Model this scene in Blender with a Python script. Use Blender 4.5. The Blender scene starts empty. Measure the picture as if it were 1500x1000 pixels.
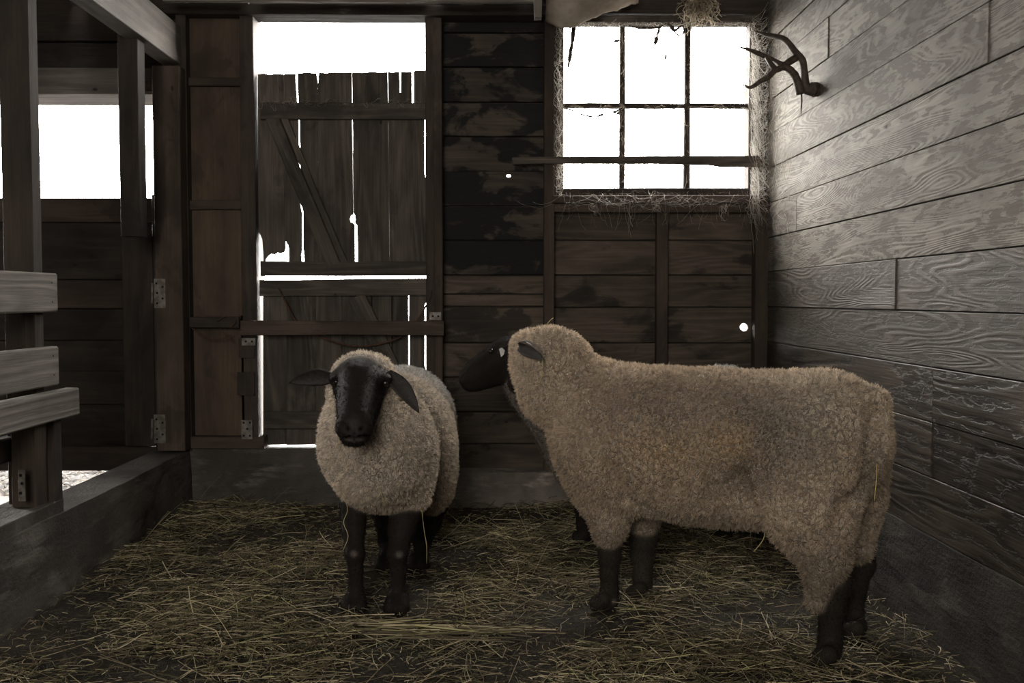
import bpy, bmesh, math, random
import numpy as np
from mathutils import Vector, Matrix, Euler, noise as mnoise
from mathutils.kdtree import KDTree
random.seed(7); rng = np.random.default_rng(7)
SC = bpy.context.scene; COL = SC.collection
# ------------------------------------------------------------------ camera
FPX = 1400.0
cam_d = bpy.data.cameras.new('camera'); cam = bpy.data.objects.new('camera', cam_d); COL.objects.link(cam)
cam_d.lens = FPX/1500*36; cam_d.sensor_width = 36; cam_d.clip_start = .05; cam_d.clip_end = 300
cam.location = (0, 0, 1.0)
cam.rotation_euler = (math.radians(90)-math.atan(62/FPX), 0, -math.atan(20/FPX))
SC.camera = cam
CR = cam.rotation_euler.to_matrix(); CL = Vector((0, 0, 1.0))
def ray(u, v): return CR @ Vector((u-750, -(v-500), -FPX))
def P(u, v, Y): d = ray(u, v); return CL + d*(Y/d.y)
def PX(u, v, X): d = ray(u, v); return CL + d*(X/d.x)
def PZ(u, v, Z): d = ray(u, v); return CL + d*((Z-1.0)/d.z)
# ------------------------------------------------------------------ world, lights, exposure
SC.view_settings.view_transform = 'Standard'; SC.view_settings.look = 'None'
SC.view_settings.gamma = 1; SC.view_settings.use_curve_mapping = False
SC.view_settings.exposure = 0.0
w = bpy.data.worlds.new('overcast_sky'); SC.world = w; w.use_nodes = True
bg = w.node_tree.nodes['Background']; bg.inputs[0].default_value = (1.0, .965, .92, 1); bg.inputs[1].default_value = 42.0
SC.cycles.max_bounces = 6; SC.cycles.diffuse_bounces = 4; SC.cycles.glossy_bounces = 2; SC.cycles.transparent_max_bounces = 12
D = PZ(330, 738, 0).y                       # the end wall
XR = P(1124, 500, D).x                      # the plank wall on the right
XL = P(277, 659, D).x                       # the kerb on the left
ZC = P(500, -6, D).z                        # ceiling
ZK = P(277, 659, D).z                       # kerb height
def area(name, loc, look, sx, sy, power, col=(1, .96, .9), portal=False):
    l = bpy.data.lights.new(name, 'AREA'); l.shape = 'RECTANGLE'; l.size = sx; l.size_y = sy; l.energy = power; l.color = col
    o = bpy.data.objects.new(name, l); COL.objects.link(o); o.location = loc
    o.rotation_euler = Vector(look).to_track_quat('-Z', 'Y').to_euler()
    if portal: l.cycles.is_portal = True
    return o
def portal(name, u0, v0, u1, v1, Y):
    a = P(u0, v0, Y); b = P(u1, v1, Y)
    area(name, (a+b)/2, (0, -1, 0), abs(b.x-a.x), abs(a.z-b.z), 1, portal=True)
portal('window_daylight', 812, 22, 1112, 285, D+.2)
portal('doorway_daylight', 376, 18, 628, 410, D+.2)
portal('aisle_daylight', -190, 135, 235, 290, D+.32)
area('open_barn_door_light', (-.75, -1.35, 1.75), (.12, 1, -.12), 1.3, 1.3, 92, (1, .93, .83))
# ------------------------------------------------------------------ helpers
def tag(o, label, cat=None, kind=None, group=None):
    if label: o['label'] = label
    if cat: o['category'] = cat
    if kind: o['kind'] = kind
    if group: o['group'] = group
    return o
def empty(name, loc=(0, 0, 0)):
    o = bpy.data.objects.new(name, None); COL.objects.link(o); o.location = loc; o.empty_display_size = .1; return o
def wloc(p):
    v = Vector((0, 0, 0))
    while p is not None: v += p.location; p = p.parent
    return v
def link(name, me, M=None, parent=None, mat=None):
    o = bpy.data.objects.new(name, me); COL.objects.link(o)
    M = M or Matrix.Identity(4)
    if parent is not None:
        o.parent = parent
        o.matrix_basis = (wmat(parent)).inverted() @ M
    else: o.matrix_basis = M
    if mat is not None and me is not None:
        for m in (mat if isinstance(mat, (list, tuple)) else [mat]): me.materials.append(m)
    return o
def wmat(o):
    M = o.matrix_basis.copy()
    while o.parent is not None: o = o.parent; M = o.matrix_basis @ M
    return M
def mesh(name, vs, fs, smooth=False):
    me = bpy.data.meshes.new(name); me.from_pydata([tuple(v) for v in vs], [], fs); me.update()
    if smooth: me.polygons.foreach_set('use_smooth', [True]*len(me.polygons))
    return me
def np_mesh(name, V, F, smooth=True):
    """V (n,3) float, F (m,k) int, k 3 or 4"""
    me = bpy.data.meshes.new(name); n, (m, k) = len(V), F.shape
    me.vertices.add(n); me.vertices.foreach_set('co', V.astype(np.float32).ravel())
    me.loops.add(m*k); me.loops.foreach_set('vertex_index', F.astype(np.int32).ravel())
    me.polygons.add(m); me.polygons.foreach_set('loop_start', np.arange(0, m*k, k, dtype=np.int32))
    me.polygons.foreach_set('use_smooth', np.full(m, smooth))
    me.update(calc_edges=True); return me
def basis(p, x, n):
    x = Vector(x).normalized(); z = Vector(n); z = (z - x*z.dot(x)).normalized(); y = z.cross(x)
    M = Matrix((x, y, z)).transposed().to_4x4(); M.translation = p; return M
def board(name, p0, p1, w, t, n, mat, parent=None, bev=.003, wob=.002, seg=2, warp=0.0):
    """a plank with chamfered edges, centre line p0-p1, face width w, thickness t, facing n"""
    p0, p1 = Vector(p0), Vector(p1); L = (p1-p0).length; M = basis((p0+p1)/2, p1-p0, n)
    bev = min(bev, t*.3, w*.3); vs = []; fs = []
    for i in range(seg+1):
        x = -L/2 + L*i/seg; a = random.uniform(-wob, wob); b = random.uniform(-wob, wob); c = random.uniform(-wob, wob)*.6 + warp*math.sin(math.pi*i/seg)
        hw, ht = w/2, t/2
        for (y, z) in ((hw+a, ht-bev), (hw-bev+a, ht), (-hw+bev+b, ht), (-hw+b, ht-bev), (-hw+b, -ht+bev), (-hw+bev+b, -ht), (hw-bev+a, -ht), (hw+a, -ht+bev)):
            vs.append((x, y, z+c))
    for i in range(seg):
        for k in range(8):
            q = (k+1) % 8; fs.append((i*8+k, i*8+q, (i+1)*8+q, (i+1)*8+k))
    fs.append(tuple(range(7, -1, -1))); fs.append(tuple(seg*8+k for k in range(8)))
    return link(name, mesh(name, vs, fs), M, parent, mat)
def bw(name, u0, v0, u1, v1, Y, t, mat, parent=None, ax=None, **k):
    """a board whose front face (facing the camera end) lies in the plane y=Y and spans that rectangle of the end wall"""
    a = P(u0, v0, Y); b = P(u1, v1, Y); c = (a+b)/2; c.y = Y+t/2; dx = abs(b.x-a.x); dz = abs(a.z-b.z)
    ax = ax or ('h' if dx > dz else 'v')
    if ax == 'h': return board(name, c-Vector((dx/2, 0, 0)), c+Vector((dx/2, 0, 0)), dz, t, (0, -1, 0), mat, parent, **k)
    return board(name, c-Vector((0, 0, dz/2)), c+Vector((0, 0, dz/2)), dx, t, (0, -1, 0), mat, parent, **k)
def box(name, lo, hi, mat, parent=None, ax=0, **k):
    lo, hi = Vector(lo), Vector(hi); c = (lo+hi)/2; s = hi-lo
    e = [Vector((s.x/2, 0, 0)), Vector((0, s.y/2, 0)), Vector((0, 0, s.z/2))][ax]
    if ax == 0: return board(name, c-e, c+e, s.y, s.z, (0, 0, 1), mat, parent, **k)
    if ax == 1: return board(name, c-e, c+e, s.z, s.x, (1, 0, 0), mat, parent, **k)
    return board(name, c-e, c+e, s.x, s.y, (0, -1, 0), mat, parent, **k)
def slab(name, pts, Y, t, mat, parent=None, holes=(), ax='v', bev=.0):
    """an irregular plank: outline in picture coordinates on the plane y=Y, thickness t away from the viewer"""
    loops = [[P(u, v, Y) for u, v in pts]] + [[P(hu+hr*math.cos(a), hv+hr*hs*math.sin(a), Y) for a in [i*2*math.pi/10+random.uniform(-.2, .2) for i in range(10)]] for hu, hv, hr, hs in holes]
    c = sum(loops[0], Vector())/len(loops[0])
    M = basis(c, (0, 0, 1) if ax == 'v' else (1, 0, 0), (0, -1, 0)); Mi = M.inverted()
    bm = bmesh.new(); es = []
    for lp in loops:
        vs = [bm.verts.new(Mi @ p) for p in lp]
        es += [bm.edges.new((vs[i], vs[(i+1) % len(vs)])) for i in range(len(vs))]
    r = bmesh.ops.triangle_fill(bm, use_beauty=True, use_dissolve=False, edges=es)
    fr = [f for f in bm.faces]
    ex = bmesh.ops.extrude_face_region(bm, geom=fr)
    bmesh.ops.translate(bm, verts=[g for g in ex['geom'] if isinstance(g, bmesh.types.BMVert)], vec=(0, 0, -t))
    bmesh.ops.recalc_face_normals(bm, faces=bm.faces)
    me = bpy.data.meshes.new(name); bm.to_mesh(me); bm.free()
    return link(name, me, M, parent, mat)
def catmull(pts, n=6):
    pts = [Vector(p) for p in pts]; q = [pts[0]*2-pts[1]]+pts+[pts[-1]*2-pts[-2]]; out = []
    for i in range(1, len(q)-2):
        for k in range(n):
            t = k/n; a, b, c, d = q[i-1:i+3]
            out.append(.5*((2*b)+(c-a)*t+(2*a-5*b+4*c-d)*t*t+(3*b-3*c+d-a)*t**3))
    out.append(pts[-1]); return out
def tube_geo(pts, rad, ns=8, n=5, knob=0):
    p = catmull(pts, n); rr = np.interp(np.linspace(0, len(pts)-1, len(p)), range(len(pts)), rad)
    vs = []; fs = []; a = Vector((.13, .97, .21))
    for i, c in enumerate(p):
        d = (p[min(i+1, len(p)-1)]-p[max(i-1, 0)]).normalized(); a = a-d*a.dot(d)
        a = a.normalized() if a.length > .05 else d.orthogonal().normalized(); b = d.cross(a)
        for k in range(ns):
            th = 2*math.pi*k/ns; r = rr[i]*(1+knob*random.uniform(-1, 1)); vs.append(c+a*(r*math.cos(th))+b*(r*math.sin(th)))
    for i in range(len(p)-1):
        for k in range(ns): q = (k+1) % ns; fs.append((i*ns+k, i*ns+q, (i+1)*ns+q, (i+1)*ns+k))
    fs.append(tuple(range(ns-1, -1, -1))); fs.append(tuple((len(p)-1)*ns+k for k in range(ns)))
    return vs, fs
def join_geo(gs):
    V = []; F = []
    for vs, fs in gs:
        o = len(V); V += list(vs); F += [tuple(i+o for i in f) for f in fs]
    return V, F
def tubes(name, gs, mat, parent=None, base=None):
    V, F = join_geo(gs)
    c = Vector(base) if base is not None else sum(V, Vector())/len(V)
    return link(name, mesh(name, [v-c for v in V], F, True), Matrix.Translation(c), parent, mat)
def curves_obj(name, pos, rad, mat, parent=None, tint=None, base=(0, 0, 0)):
    """pos (N,K,3) world positions, rad (N,K)"""
    N, K, _ = pos.shape; cd = bpy.data.hair_curves.new(name); cd.add_curves([K]*N)
    pos = pos-np.array(base, dtype=np.float32)
    cd.attributes['position'].data.foreach_set('vector', pos.astype(np.float32).ravel())
    ra = cd.attributes.get('radius') or cd.attributes.new('radius', 'FLOAT', 'POINT'); ra.data.foreach_set('value', rad.astype(np.float32).ravel())
    if tint is not None:
        a = cd.attributes.new('tint', 'FLOAT_COLOR', 'CURVE'); c4 = np.ones((N, 4), np.float32); c4[:, :3] = tint; a.data.foreach_set('color', c4.ravel())
    cd.materials.append(mat)
    o = bpy.data.objects.new(name, cd); COL.objects.link(o)
    M = Matrix.Translation(base)
    if parent is not None: o.parent = parent; o.matrix_basis = wmat(parent).inverted() @ M
    else: o.matrix_basis = M
    return o
# ------------------------------------------------------------------ materials
class NT:
    def __init__(s, name):
        s.m = bpy.data.materials.new(name); s.m.use_nodes = True; s.t = s.m.node_tree
        s.b = s.t.nodes['Principled BSDF']; s.b.inputs['Specular IOR Level'].default_value = .3
    def n(s, typ, **k):
        x = s.t.nodes.new(typ)
        for a, b in k.items(): setattr(x, a, b)
        return x
    def l(s, a, b): s.t.links.new(a, b)
    def val(s, x, sock):
        if hasattr(x, 'node'): s.l(x, sock)
        else: sock.default_value = x
    def math(s, op, a, b=0.0, c=None, clamp=False):
        x = s.n('ShaderNodeMath', operation=op, use_clamp=clamp); s.val(a, x.inputs[0]); s.val(b, x.inputs[1])
        if c is not None: s.val(c, x.inputs[2])
        return x.outputs[0]
    def vmath(s, op, a, b):
        x = s.n('ShaderNodeVectorMath', operation=op); s.val(a, x.inputs[0]); s.val(b, x.inputs[1]); return x.outputs[0]
    def noise(s, vec, scale, detail=3, rough=.55, dist=0):
        x = s.n('ShaderNodeTexNoise'); s.l(vec, x.inputs['Vector']); x.inputs['Scale'].default_value = scale
        x.inputs['Detail'].default_value = detail; x.inputs['Roughness'].default_value = rough; x.inputs['Distortion'].default_value = dist
        return x.outputs[0]
    def ramp(s, f, lo, hi):
        x = s.n('ShaderNodeMapRange', interpolation_type='SMOOTHSTEP'); s.val(f, x.inputs[0]); x.inputs[1].default_value = lo; x.inputs[2].default_value = hi; return x.outputs[0]
    def mix(s, f, a, b, mode='MIX'):
        x = s.n('ShaderNodeMix', data_type='RGBA', blend_type=mode); s.val(f, x.inputs[0])
        for q, i in ((a, 6), (b, 7)):
            if hasattr(q, 'node'): s.l(q, x.inputs[i])
            else: x.inputs[i].default_value = (*q[:3], 1)
        return x.outputs[2]
    def bump(s, h, strength, dist=.01):
        x = s.n('ShaderNodeBump'); s.l(h, x.inputs['Height']); x.inputs['Strength'].default_value = strength; x.inputs['Distance'].default_value = dist
        s.l(x.outputs[0], s.b.inputs['Normal']); return x
    def out(s, col, rough=.8):
        s.val(col if hasattr(col, 'node') else (*col, 1), s.b.inputs['Base Color']); s.val(rough, s.b.inputs['Roughness']); return s.m
    def obj_co(s, rnd=True):
        tc = s.n('ShaderNodeTexCoord').outputs['Object']
        if not rnd: return tc
        oi = s.n('ShaderNodeObjectInfo').outputs['Random']; cx = s.n('ShaderNodeCombineXYZ')
        s.l(s.math('MULTIPLY', oi, 37.0), cx.inputs[0]); s.l(s.math('MULTIPLY', oi, 91.0), cx.inputs[1]); s.l(s.math('MULTIPLY', oi, 17.0), cx.inputs[2])
        s.rnd = oi
        return s.vmath('ADD', tc, cx.outputs[0])
def wood(name, dark, mid, light, rings=38, stain=.35, stain_col=(.012, .01, .009), rough=.82, bump=.5, vary=.35, ringmix=.45, flake=0.0, fine=.5, stain_at=.54, stain_scale=3.4, mask=False):
    s = NT(name); co = s.obj_co()
    g = s.vmath('MULTIPLY', co, (.55, 4.2, 4.2)); n1 = s.noise(g, 1.1, 2, .5, .35)
    rg = s.math('SINE', s.math('MULTIPLY', n1, rings*2.4)); rg = s.math('MULTIPLY_ADD', rg, .5, .5)
    rg = s.math('POWER', rg, 1.6)
    if mask: rg = s.math('MULTIPLY', rg, s.math('MULTIPLY_ADD', s.ramp(s.noise(s.vmath('MULTIPLY', co, (1, 3, 3)), 2.1, 3, .6), .42, .62), .85, .15))
    fb = s.noise(s.vmath('MULTIPLY', co, (1.6, 60, 60)), 2.2, 4, .65)
    blot = s.noise(s.vmath('MULTIPLY', co, (1, 2.2, 2.2)), 2.6, 4, .6)
    c = s.mix(s.ramp(blot, .3, .7), dark, mid)
    c = s.mix(s.math('MULTIPLY', rg, ringmix), c, light)
    c = s.mix(s.math('MULTIPLY', s.ramp(fb, .35, .7), fine), c, dark)
    h = s.math('ADD', s.math('MULTIPLY', rg, .6), s.math('MULTIPLY', fb, .9))
    if flake:
        fl = s.noise(s.vmath('MULTIPLY', co, (3, 11, 11)), 3.2, 6, .68, .4)
        fl = s.ramp(s.math('ADD', fl, s.math('MULTIPLY', s.math('SUBTRACT', rg, .5), -.22)), .55, .63)
        c = s.mix(s.math('MULTIPLY', fl, flake), c, stain_col); h = s.math('SUBTRACT', h, s.math('MULTIPLY', fl, .6))
    if stain:
        st = s.noise(s.vmath('MULTIPLY', co, (.8, 1.3, 1.3)), stain_scale, 5, .6, .4); st = s.ramp(st, stain_at, stain_at+.07); c = s.mix(s.math('MULTIPLY', st, stain), c, stain_col)
    # per-plank tone and little nail holes / knots
    k = s.n('ShaderNodeTexVoronoi', feature='F1'); s.l(s.vmath('MULTIPLY', co, (1, 1.8, 1.8)), k.inputs['Vector']); k.inputs['Scale'].default_value = 3.2
    kn = s.ramp(k.outputs['Distance'], .05, .025); c = s.mix(s.math('MULTIPLY', kn, .75), c, (.01, .008, .007))
    v = s.math('MULTIPLY_ADD', s.rnd, vary, 1-vary/2)
    hs = s.n('ShaderNodeHueSaturation'); s.l(c, hs.inputs['Color']); s.l(v, hs.inputs['Value'])
    s.bump(s.math('SUBTRACT', h, s.math('MULTIPLY', kn, 1.2)), bump, .004)
    return s.out(hs.outputs[0], rough)
M_pale = wood('whitewashed_plank', (.135, .122, .105), (.235, .217, .19), (.33, .31, .275), rings=125, stain=.35, stain_col=(.085, .073, .06), flake=.8, vary=.16, bump=.4, ringmix=.32, mask=True)
M_rub = wood('rubbed_brown_plank', (.028, .022, .018), (.062, .048, .037), (.11, .088, .068), rings=34, stain=.7, stain_col=(.020, .017, .015), rough=.5, vary=.35, flake=.4)
M_mid = wood('greyed_plank', (.06, .051, .043), (.115, .10, .085), (.18, .16, .137), rings=110, mask=True, stain=.4, stain_col=(.05, .042, .035), flake=.6, vary=.2, rough=.65)
M_back = wood('brown_wall_plank', (.042, .033, .026), (.100, .078, .060), (.155, .124, .097), rings=50, stain=.75, vary=.4, ringmix=.35)
M_tar = wood('tarred_wall_plank', (.034, .028, .023), (.085, .067, .053), (.125, .10, .08), rings=30, stain=.95, stain_col=(.008, .0075, .007), vary=.3, ringmix=.3, stain_at=.44, stain_scale=4.5)
M_stud = wood('dark_stud_wood', (.035, .026, .021), (.080, .059, .046), (.12, .09, .068), rings=18, stain=.4, vary=.3, ringmix=.3)
M_dark = wood('dark_timber', (.022, .018, .015), (.055, .042, .034), (.08, .062, .05), rings=18, stain=.4, vary=.3, ringmix=.3)
M_door = wood('weathered_door_plank', (.042, .036, .030), (.105, .088, .073), (.18, .155, .13), rings=30, stain=.4, vary=.35, ringmix=.4, fine=.65, bump=.8)
M_grey = wood('weathered_grey_rail', (.11, .098, .086), (.19, .172, .152), (.28, .257, .23), rings=26, stain=.15, vary=.15, stain_col=(.08, .07, .06), bump=.7)
M_panel = wood('brown_panel_board', (.05, .036, .026), (.105, .074, .052), (.13, .095, .068), rings=14, stain=.35, vary=.2, ringmix=.2)
def concrete(name, q):
    s = NT(name); co = s.obj_co(False)
    a = s.noise(co, 2.2, 5, .6); b = s.noise(s.vmath('MULTIPLY', co, (1, 1, 4)), 3, 6, .65); c = s.noise(co, 60, 3, .7)
    col = s.mix(s.ramp(a, .35, .68), (.045*q, .039*q, .034*q), (.105*q, .094*q, .082*q)); col = s.mix(s.ramp(b, .5, .72), col, (.17*q, .153*q, .133*q))
    col = s.mix(s.ramp(s.noise(s.vmath('MULTIPLY', co, (1.2, 1.2, 5)), 2.2, 5, .7), .55, .66), col, (.038*q, .033*q, .029*q))
    s.bump(s.math('ADD', s.math('MULTIPLY', c, .3), b), .7, .02); return s.out(col, .85)
M_conc = concrete('stained_concrete', 1.0); M_conc_pale = concrete('pale_concrete', 2.8); M_conc_dark = concrete('dark_concrete', .5)  # one concrete in three overall tones: base, lighter, darker
def dirt():
    s = NT('trampled_dung_and_dirt'); co = s.obj_co(False)
    a = s.noise(co, 3, 6, .65); b = s.noise(co, 22, 5, .7); c = s.noise(co, 110, 3, .7)
    col = s.mix(s.ramp(a, .35, .7), (.016, .0125, .009), (.040, .031, .022)); col = s.mix(s.ramp(b, .5, .75), col, (.075, .06, .042)); col = s.mix(s.ramp(c, .58, .75), col, (.11, .092, .06))
    s.bump(s.math('ADD', b, s.math('MULTIPLY', c, .4)), .9, .03); return s.out(col, .9)
M_dirt = dirt()
def simple(name, col, rough=.7, metal=0, bumps=0, bscale=40, col2=None, spec=.3):
    s = NT(name); co = s.obj_co(False); s.b.inputs['Metallic'].default_value = metal; s.b.inputs['Specular IOR Level'].default_value = spec
    n = s.noise(co, bscale, 4, .6); c = s.mix(s.ramp(n, .35, .65), col, col2 or tuple(x*.6 for x in col))
    if bumps: s.bump(n, bumps, .004)
    return s.out(c, rough)
M_iron = simple('old_galvanised_iron', (.20, .19, .175), .55, .5, .3, 30, (.11, .095, .08))
M_rust = simple('rusty_cable', (.10, .045, .028), .8, 0, .5, 60, (.05, .03, .022))
M_hole = simple('screw_hole', (.012, .010, .009), .9)
M_antler = simple('weathered_antler', (.085, .066, .05), .6, 0, .6, 45, (.04, .031, .024))
M_web = simple('dusty_cobweb', (.42, .38, .34), .95, 0, 0, 8, (.25, .22, .19))
M_twig = simple('dry_twig', (.06, .045, .034), .9)
M_cloth = simple('dusty_sagging_sheet', (.42, .37, .31), .9, 0, .3, 6, (.24, .205, .165))
M_chip = simple('wood_chip', (.06, .05, .04), .85, 0, 0, 3, (.012, .010, .008))
M_ground = simple('bare_ground', (.010, .008, .006), .95, 0, .5, 5, (.007, .006, .005))
def attr_mat(name, attr, rough=.8, spec=.2, sheen=0):
    s = NT(name); a = s.n('ShaderNodeAttribute', attribute_name=attr); s.b.inputs['Specular IOR Level'].default_value = spec
    if sheen: s.b.inputs['Sheen Weight'].default_value = sheen
    return s.out(a.outputs['Color'], rough)
M_straw = attr_mat('straw_stalk', 'tint', .6, .3)
def fibre(name, tr, spec):
    s = NT(name); a = s.n('ShaderNodeAttribute', attribute_name='tint'); s.b.inputs['Specular IOR Level'].default_value = spec; s.out(a.outputs['Color'], .9)
    t = s.n('ShaderNodeBsdfTranslucent'); s.l(a.outputs['Color'], t.inputs[0]); m = s.n('ShaderNodeMixShader'); m.inputs[0].default_value = tr
    s.l(s.b.outputs[0], m.inputs[1]); s.l(t.outputs[0], m.inputs[2]); s.l(m.outputs[0], s.t.nodes['Material Output'].inputs[0]); return s.m
M_fibre = fibre('wool_fibre', .42, .1); M_hair = fibre('short_black_fibre', .0, .02); M_thread = fibre('cobweb_thread', .35, .1)
def glass():
    s = NT('dusty_window_glass'); t = s.t; g = s.n('ShaderNodeBsdfGlossy'); g.inputs['Roughness'].default_value = .08
    d = s.n('ShaderNodeBsdfDiffuse'); d.inputs[0].default_value = (.55, .5, .44, 1); tr = s.n('ShaderNodeBsdfTransparent'); tr.inputs[0].default_value = (.97, .97, .96, 1)
    co = s.obj_co(False); n = s.noise(co, 9, 4, .6); m1 = s.n('ShaderNodeMixShader'); m1.inputs[0].default_value = .04; s.l(tr.outputs[0], m1.inputs[1]); s.l(g.outputs[0], m1.inputs[2])
    m2 = s.n('ShaderNodeMixShader'); s.l(s.math('MULTIPLY', s.ramp(n, .4, .8), .14), m2.inputs[0]); s.l(m1.outputs[0], m2.inputs[1]); s.l(d.outputs[0], m2.inputs[2])
    s.l(m2.outputs[0], t.nodes['Material Output'].inputs[0]); return s.m
M_glass = glass()
# ================================================================== STRUCTURE
def heightfield(name, x0, x1, y0, y1, nx, ny, fn, mat, z=0):
    xs = np.linspace(x0, x1, nx); ys = np.linspace(y0, y1, ny); V = np.array([(x, y, z+fn(x, y)) for y in ys for x in xs])
    i = np.arange((ny-1)*(nx-1)); r, c = i//(nx-1), i % (nx-1); a = r*nx+c
    return link(name, np_mesh(name, V, np.stack([a, a+1, a+nx+1, a+nx], 1)), None, None, mat)
def fl_h(x, y): return .014*mnoise.noise(Vector((x*3.1, y*3.1, 0))) + .006*mnoise.noise(Vector((x*11, y*11, 3)))-.006
floor = heightfield('floor', XL-.02, XR+.02, 1.6, D+.15, 150, 160, fl_h, M_dirt)
tag(floor, 'trampled dark earth floor of the sheep pen, littered with straw', 'floor', 'structure')
fl2 = link('floor', mesh('floor', [(-5, -1.6, -.03), (XR+.3, -1.6, -.03), (XR+.3, D+.35, -.03), (-5, D+.35, -.03)], [(0, 1, 2, 3)]), None, None, M_dirt)
tag(fl2, 'dark earth floor of the side aisle behind the rail fence', 'floor', 'structure')
g = link('ground', mesh('ground', [(-30, D+.3, -.05), (30, D+.3, -.05), (30, 60, -.05), (-30, 60, -.05)], [(0, 1, 2, 3)]), None, None, M_ground)
tag(g, 'bare ground outside, seen through the gap under the aisle gate', 'ground', 'structure')
# ---- right wall
wr = empty('wall_right', (XR, D/2, 0)); tag(wr, 'right wall of wide whitewashed planks above a concrete footing', 'wall', 'structure')
YB = -1.5; U = lambda u: XR*1400/(u-730)
rowv = [-45, 5, 60, 97, 147, 197, 247, 298, 348, 398, 449, 500, 550, 600, 653]
zr = [P(1124, v, D).z for v in rowv]
splits = {5: [1445], 6: [], 7: [1167], 8: [], 9: [1315], 10: [], 11: [1373], 12: [1373], 3: [1210], 13: []}
for i in range(len(zr)-1):
    za, zb = zr[i+1], zr[i]; ys = [D+.12]+[U(u) for u in splits.get(i, [])]+[[1.75, .6, 1.2][i % 3], YB]
    for a, b in zip(ys[:-1], ys[1:]):
        mt = M_pale if i < 9 else (M_mid if i in (9, 10) else M_rub)
        t = .026+random.uniform(-.003, .003)
        if i == 11: mt = M_rub
        board('plank', (XR+.026-t/2, b+.0015, (za+zb)/2), (XR+.026-t/2, a-.0015, (za+zb)/2), zb-za-.0035, t, (-1, 0, 0), mt, wr, wob=.0009, seg=2, bev=.0016)
board('plank_backing', (XR+.05, YB, 1.3), (XR+.05, D+.3, 1.3), 2.8, .03, (-1, 0, 0), M_dark, wr)
def footing(name, x_of_z, y0, y1, z0, z1, thick, mat, parent, sgn=-1, lip=.0):
    """rough concrete strip along y; inner face at X=x, wavering"""
    nx, nz = 90, 8; vs = []; fs = []
    for i in range(nx+1):
        y = y0+(y1-y0)*i/nx
        for k in range(nz+1):
            z = z0+(z1-z0)*k/nz; off = .010*mnoise.noise(Vector((y*2.3, z*6, 1)))+.005*mnoise.noise(Vector((y*9, z*14, 5)))
            vs.append((x_of_z+sgn*(lip*(1-k/nz)+off+.006), y, z + (.006*mnoise.noise(Vector((y*4, 2, 2))) if k == nz else 0)))
        vs.append((x_of_z-sgn*thick, y, z1)); vs.append((x_of_z-sgn*thick, y, z0))
    s = nz+3
    for i in range(nx):
        for k in range(s-1): a = i*s+k; fs.append((a, a+1, a+s+1, a+s))
    fs.append(tuple(range(s))); fs.append(tuple(nx*s+k for k in range(s-1, -1, -1)))
    c = Vector((x_of_z, (y0+y1)/2, 0)); return link(name, mesh(name, [Vector(v)-c for v in vs], fs), Matrix.Translation(c), parent, mat)
footing('concrete_footing', XR, YB, D+.1, -.03, zr[-1], .10, M_conc_dark, wr, -1, .035)
# ---- left kerb + aisle shell
wl = empty('wall_left', (XL, D/2, 0)); tag(wl, 'low concrete kerb wall along the left side of the pen', 'kerb', 'structure')
KT = .165
footing('concrete_kerb', XL, YB, D-.0, -.03, ZK, KT, M_conc, wl, 1, .03)
YP = PX(95, 738, XL).y
pl = box('raised_sill', (XL-KT-.005, YB, ZK-.002), (XL-.004, YP, ZK+.042), M_conc, wl, 1, wob=.003)
# ---- end wall
wb = empty('wall_back', (0, D, 0)); tag(wb, 'end wall of dark horizontal planks between upright studs on a concrete footing', 'wall', 'structure')
rows = [-45, 0, 48, 98, 150, 200, 252, 302, 352, 403, 450, 502, 552, 603, 650, 700]
BY = D+.075
for i in range(len(rows)-1):
    v0, v1 = rows[i]+.9, rows[i+1]-.9
    if rows[i] == 98: holes = []
    mt = M_tar if rows[i+1] <= 403 else M_back
    if i == 5:    # plank with a bright knot hole at 745,254 -> in the row below
        bw('plank', 640, v0, 808, v1, BY, .025, mt, wb)
    elif rows[i] == 252:
        slab('plank', [(640, 248.5), (808, 248.5), (808, v1), (640, v1)], BY+.008, .02, mt, wb, holes=[(745, 257.3, 3.4, .75)], ax='h')
    elif rows[i] == 403:
        bw('plank', 640, 404, 808, 430, BY, .025, mt, wb); bw('plank', 640, 431.5, 808, 448, BY+.004, .025, mt, wb)
    else: bw('plank', 640, v0, 808, v1, BY, .025, mt, wb)
    if rows[i] >= 302:
        if rows[i] == 450:
            bw('plank', 808, v0, 970, v1, BY, .025, M_back, wb)
            slab('plank', [(970, v0), (1125, v0), (1125, v1), (970, v1)], BY, .025, M_back, wb, holes=[(1090, 479, 6.3, 1)], ax='h')
        else:
            bw('plank', 808, v0, 970, v1, BY, .025, M_back, wb); bw('plank', 970, v0+random.uniform(-.5, .5), 1125, v1, BY+.002, .025, M_back, wb)
bw('stud', 622.5, 24, 642, 655, D-.01, .12, M_dark, wb); bw('stud', 634.5, 26, 649, 700, D-.025, .10, M_stud, wb)
bw('stud', 797, 24, 811, 700, D, .075, M_stud, wb); bw('stud', 963, 309, 976.5, 700, D+.02, .055, M_stud, wb)
bw('stud', 1108, 296, 1122, 700, D+.0, .075, M_stud, wb)
bw('corner_board', 1109, 18, 1130, 300, D+.045, .05, M_dark, wb, 'v'); bw('stud', 256, -20, 281, 660, D-.03, .13, M_dark, wb); bw('stud', 350, 20, 378, 642, D-.02, .17, M_dark, wb)
for a, b in ((20, 117), (120, 300), (300, 462), (462, 640)): bw('panel_board', 276, a, 355, b, D+.03, .02, M_panel, wb, 'v')
bw('panel_board', 240, -40, 640, 10, D+.2, .02, M_dark, wb)
for a, b in ((113, 126), (293, 306.5)): bw('rail', 276, a, 354, b, D+.0, .03, M_stud, wb)
bw('sill_rail', 272, 640, 387, 657, D-.035, .12, M_stud, wb)
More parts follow.
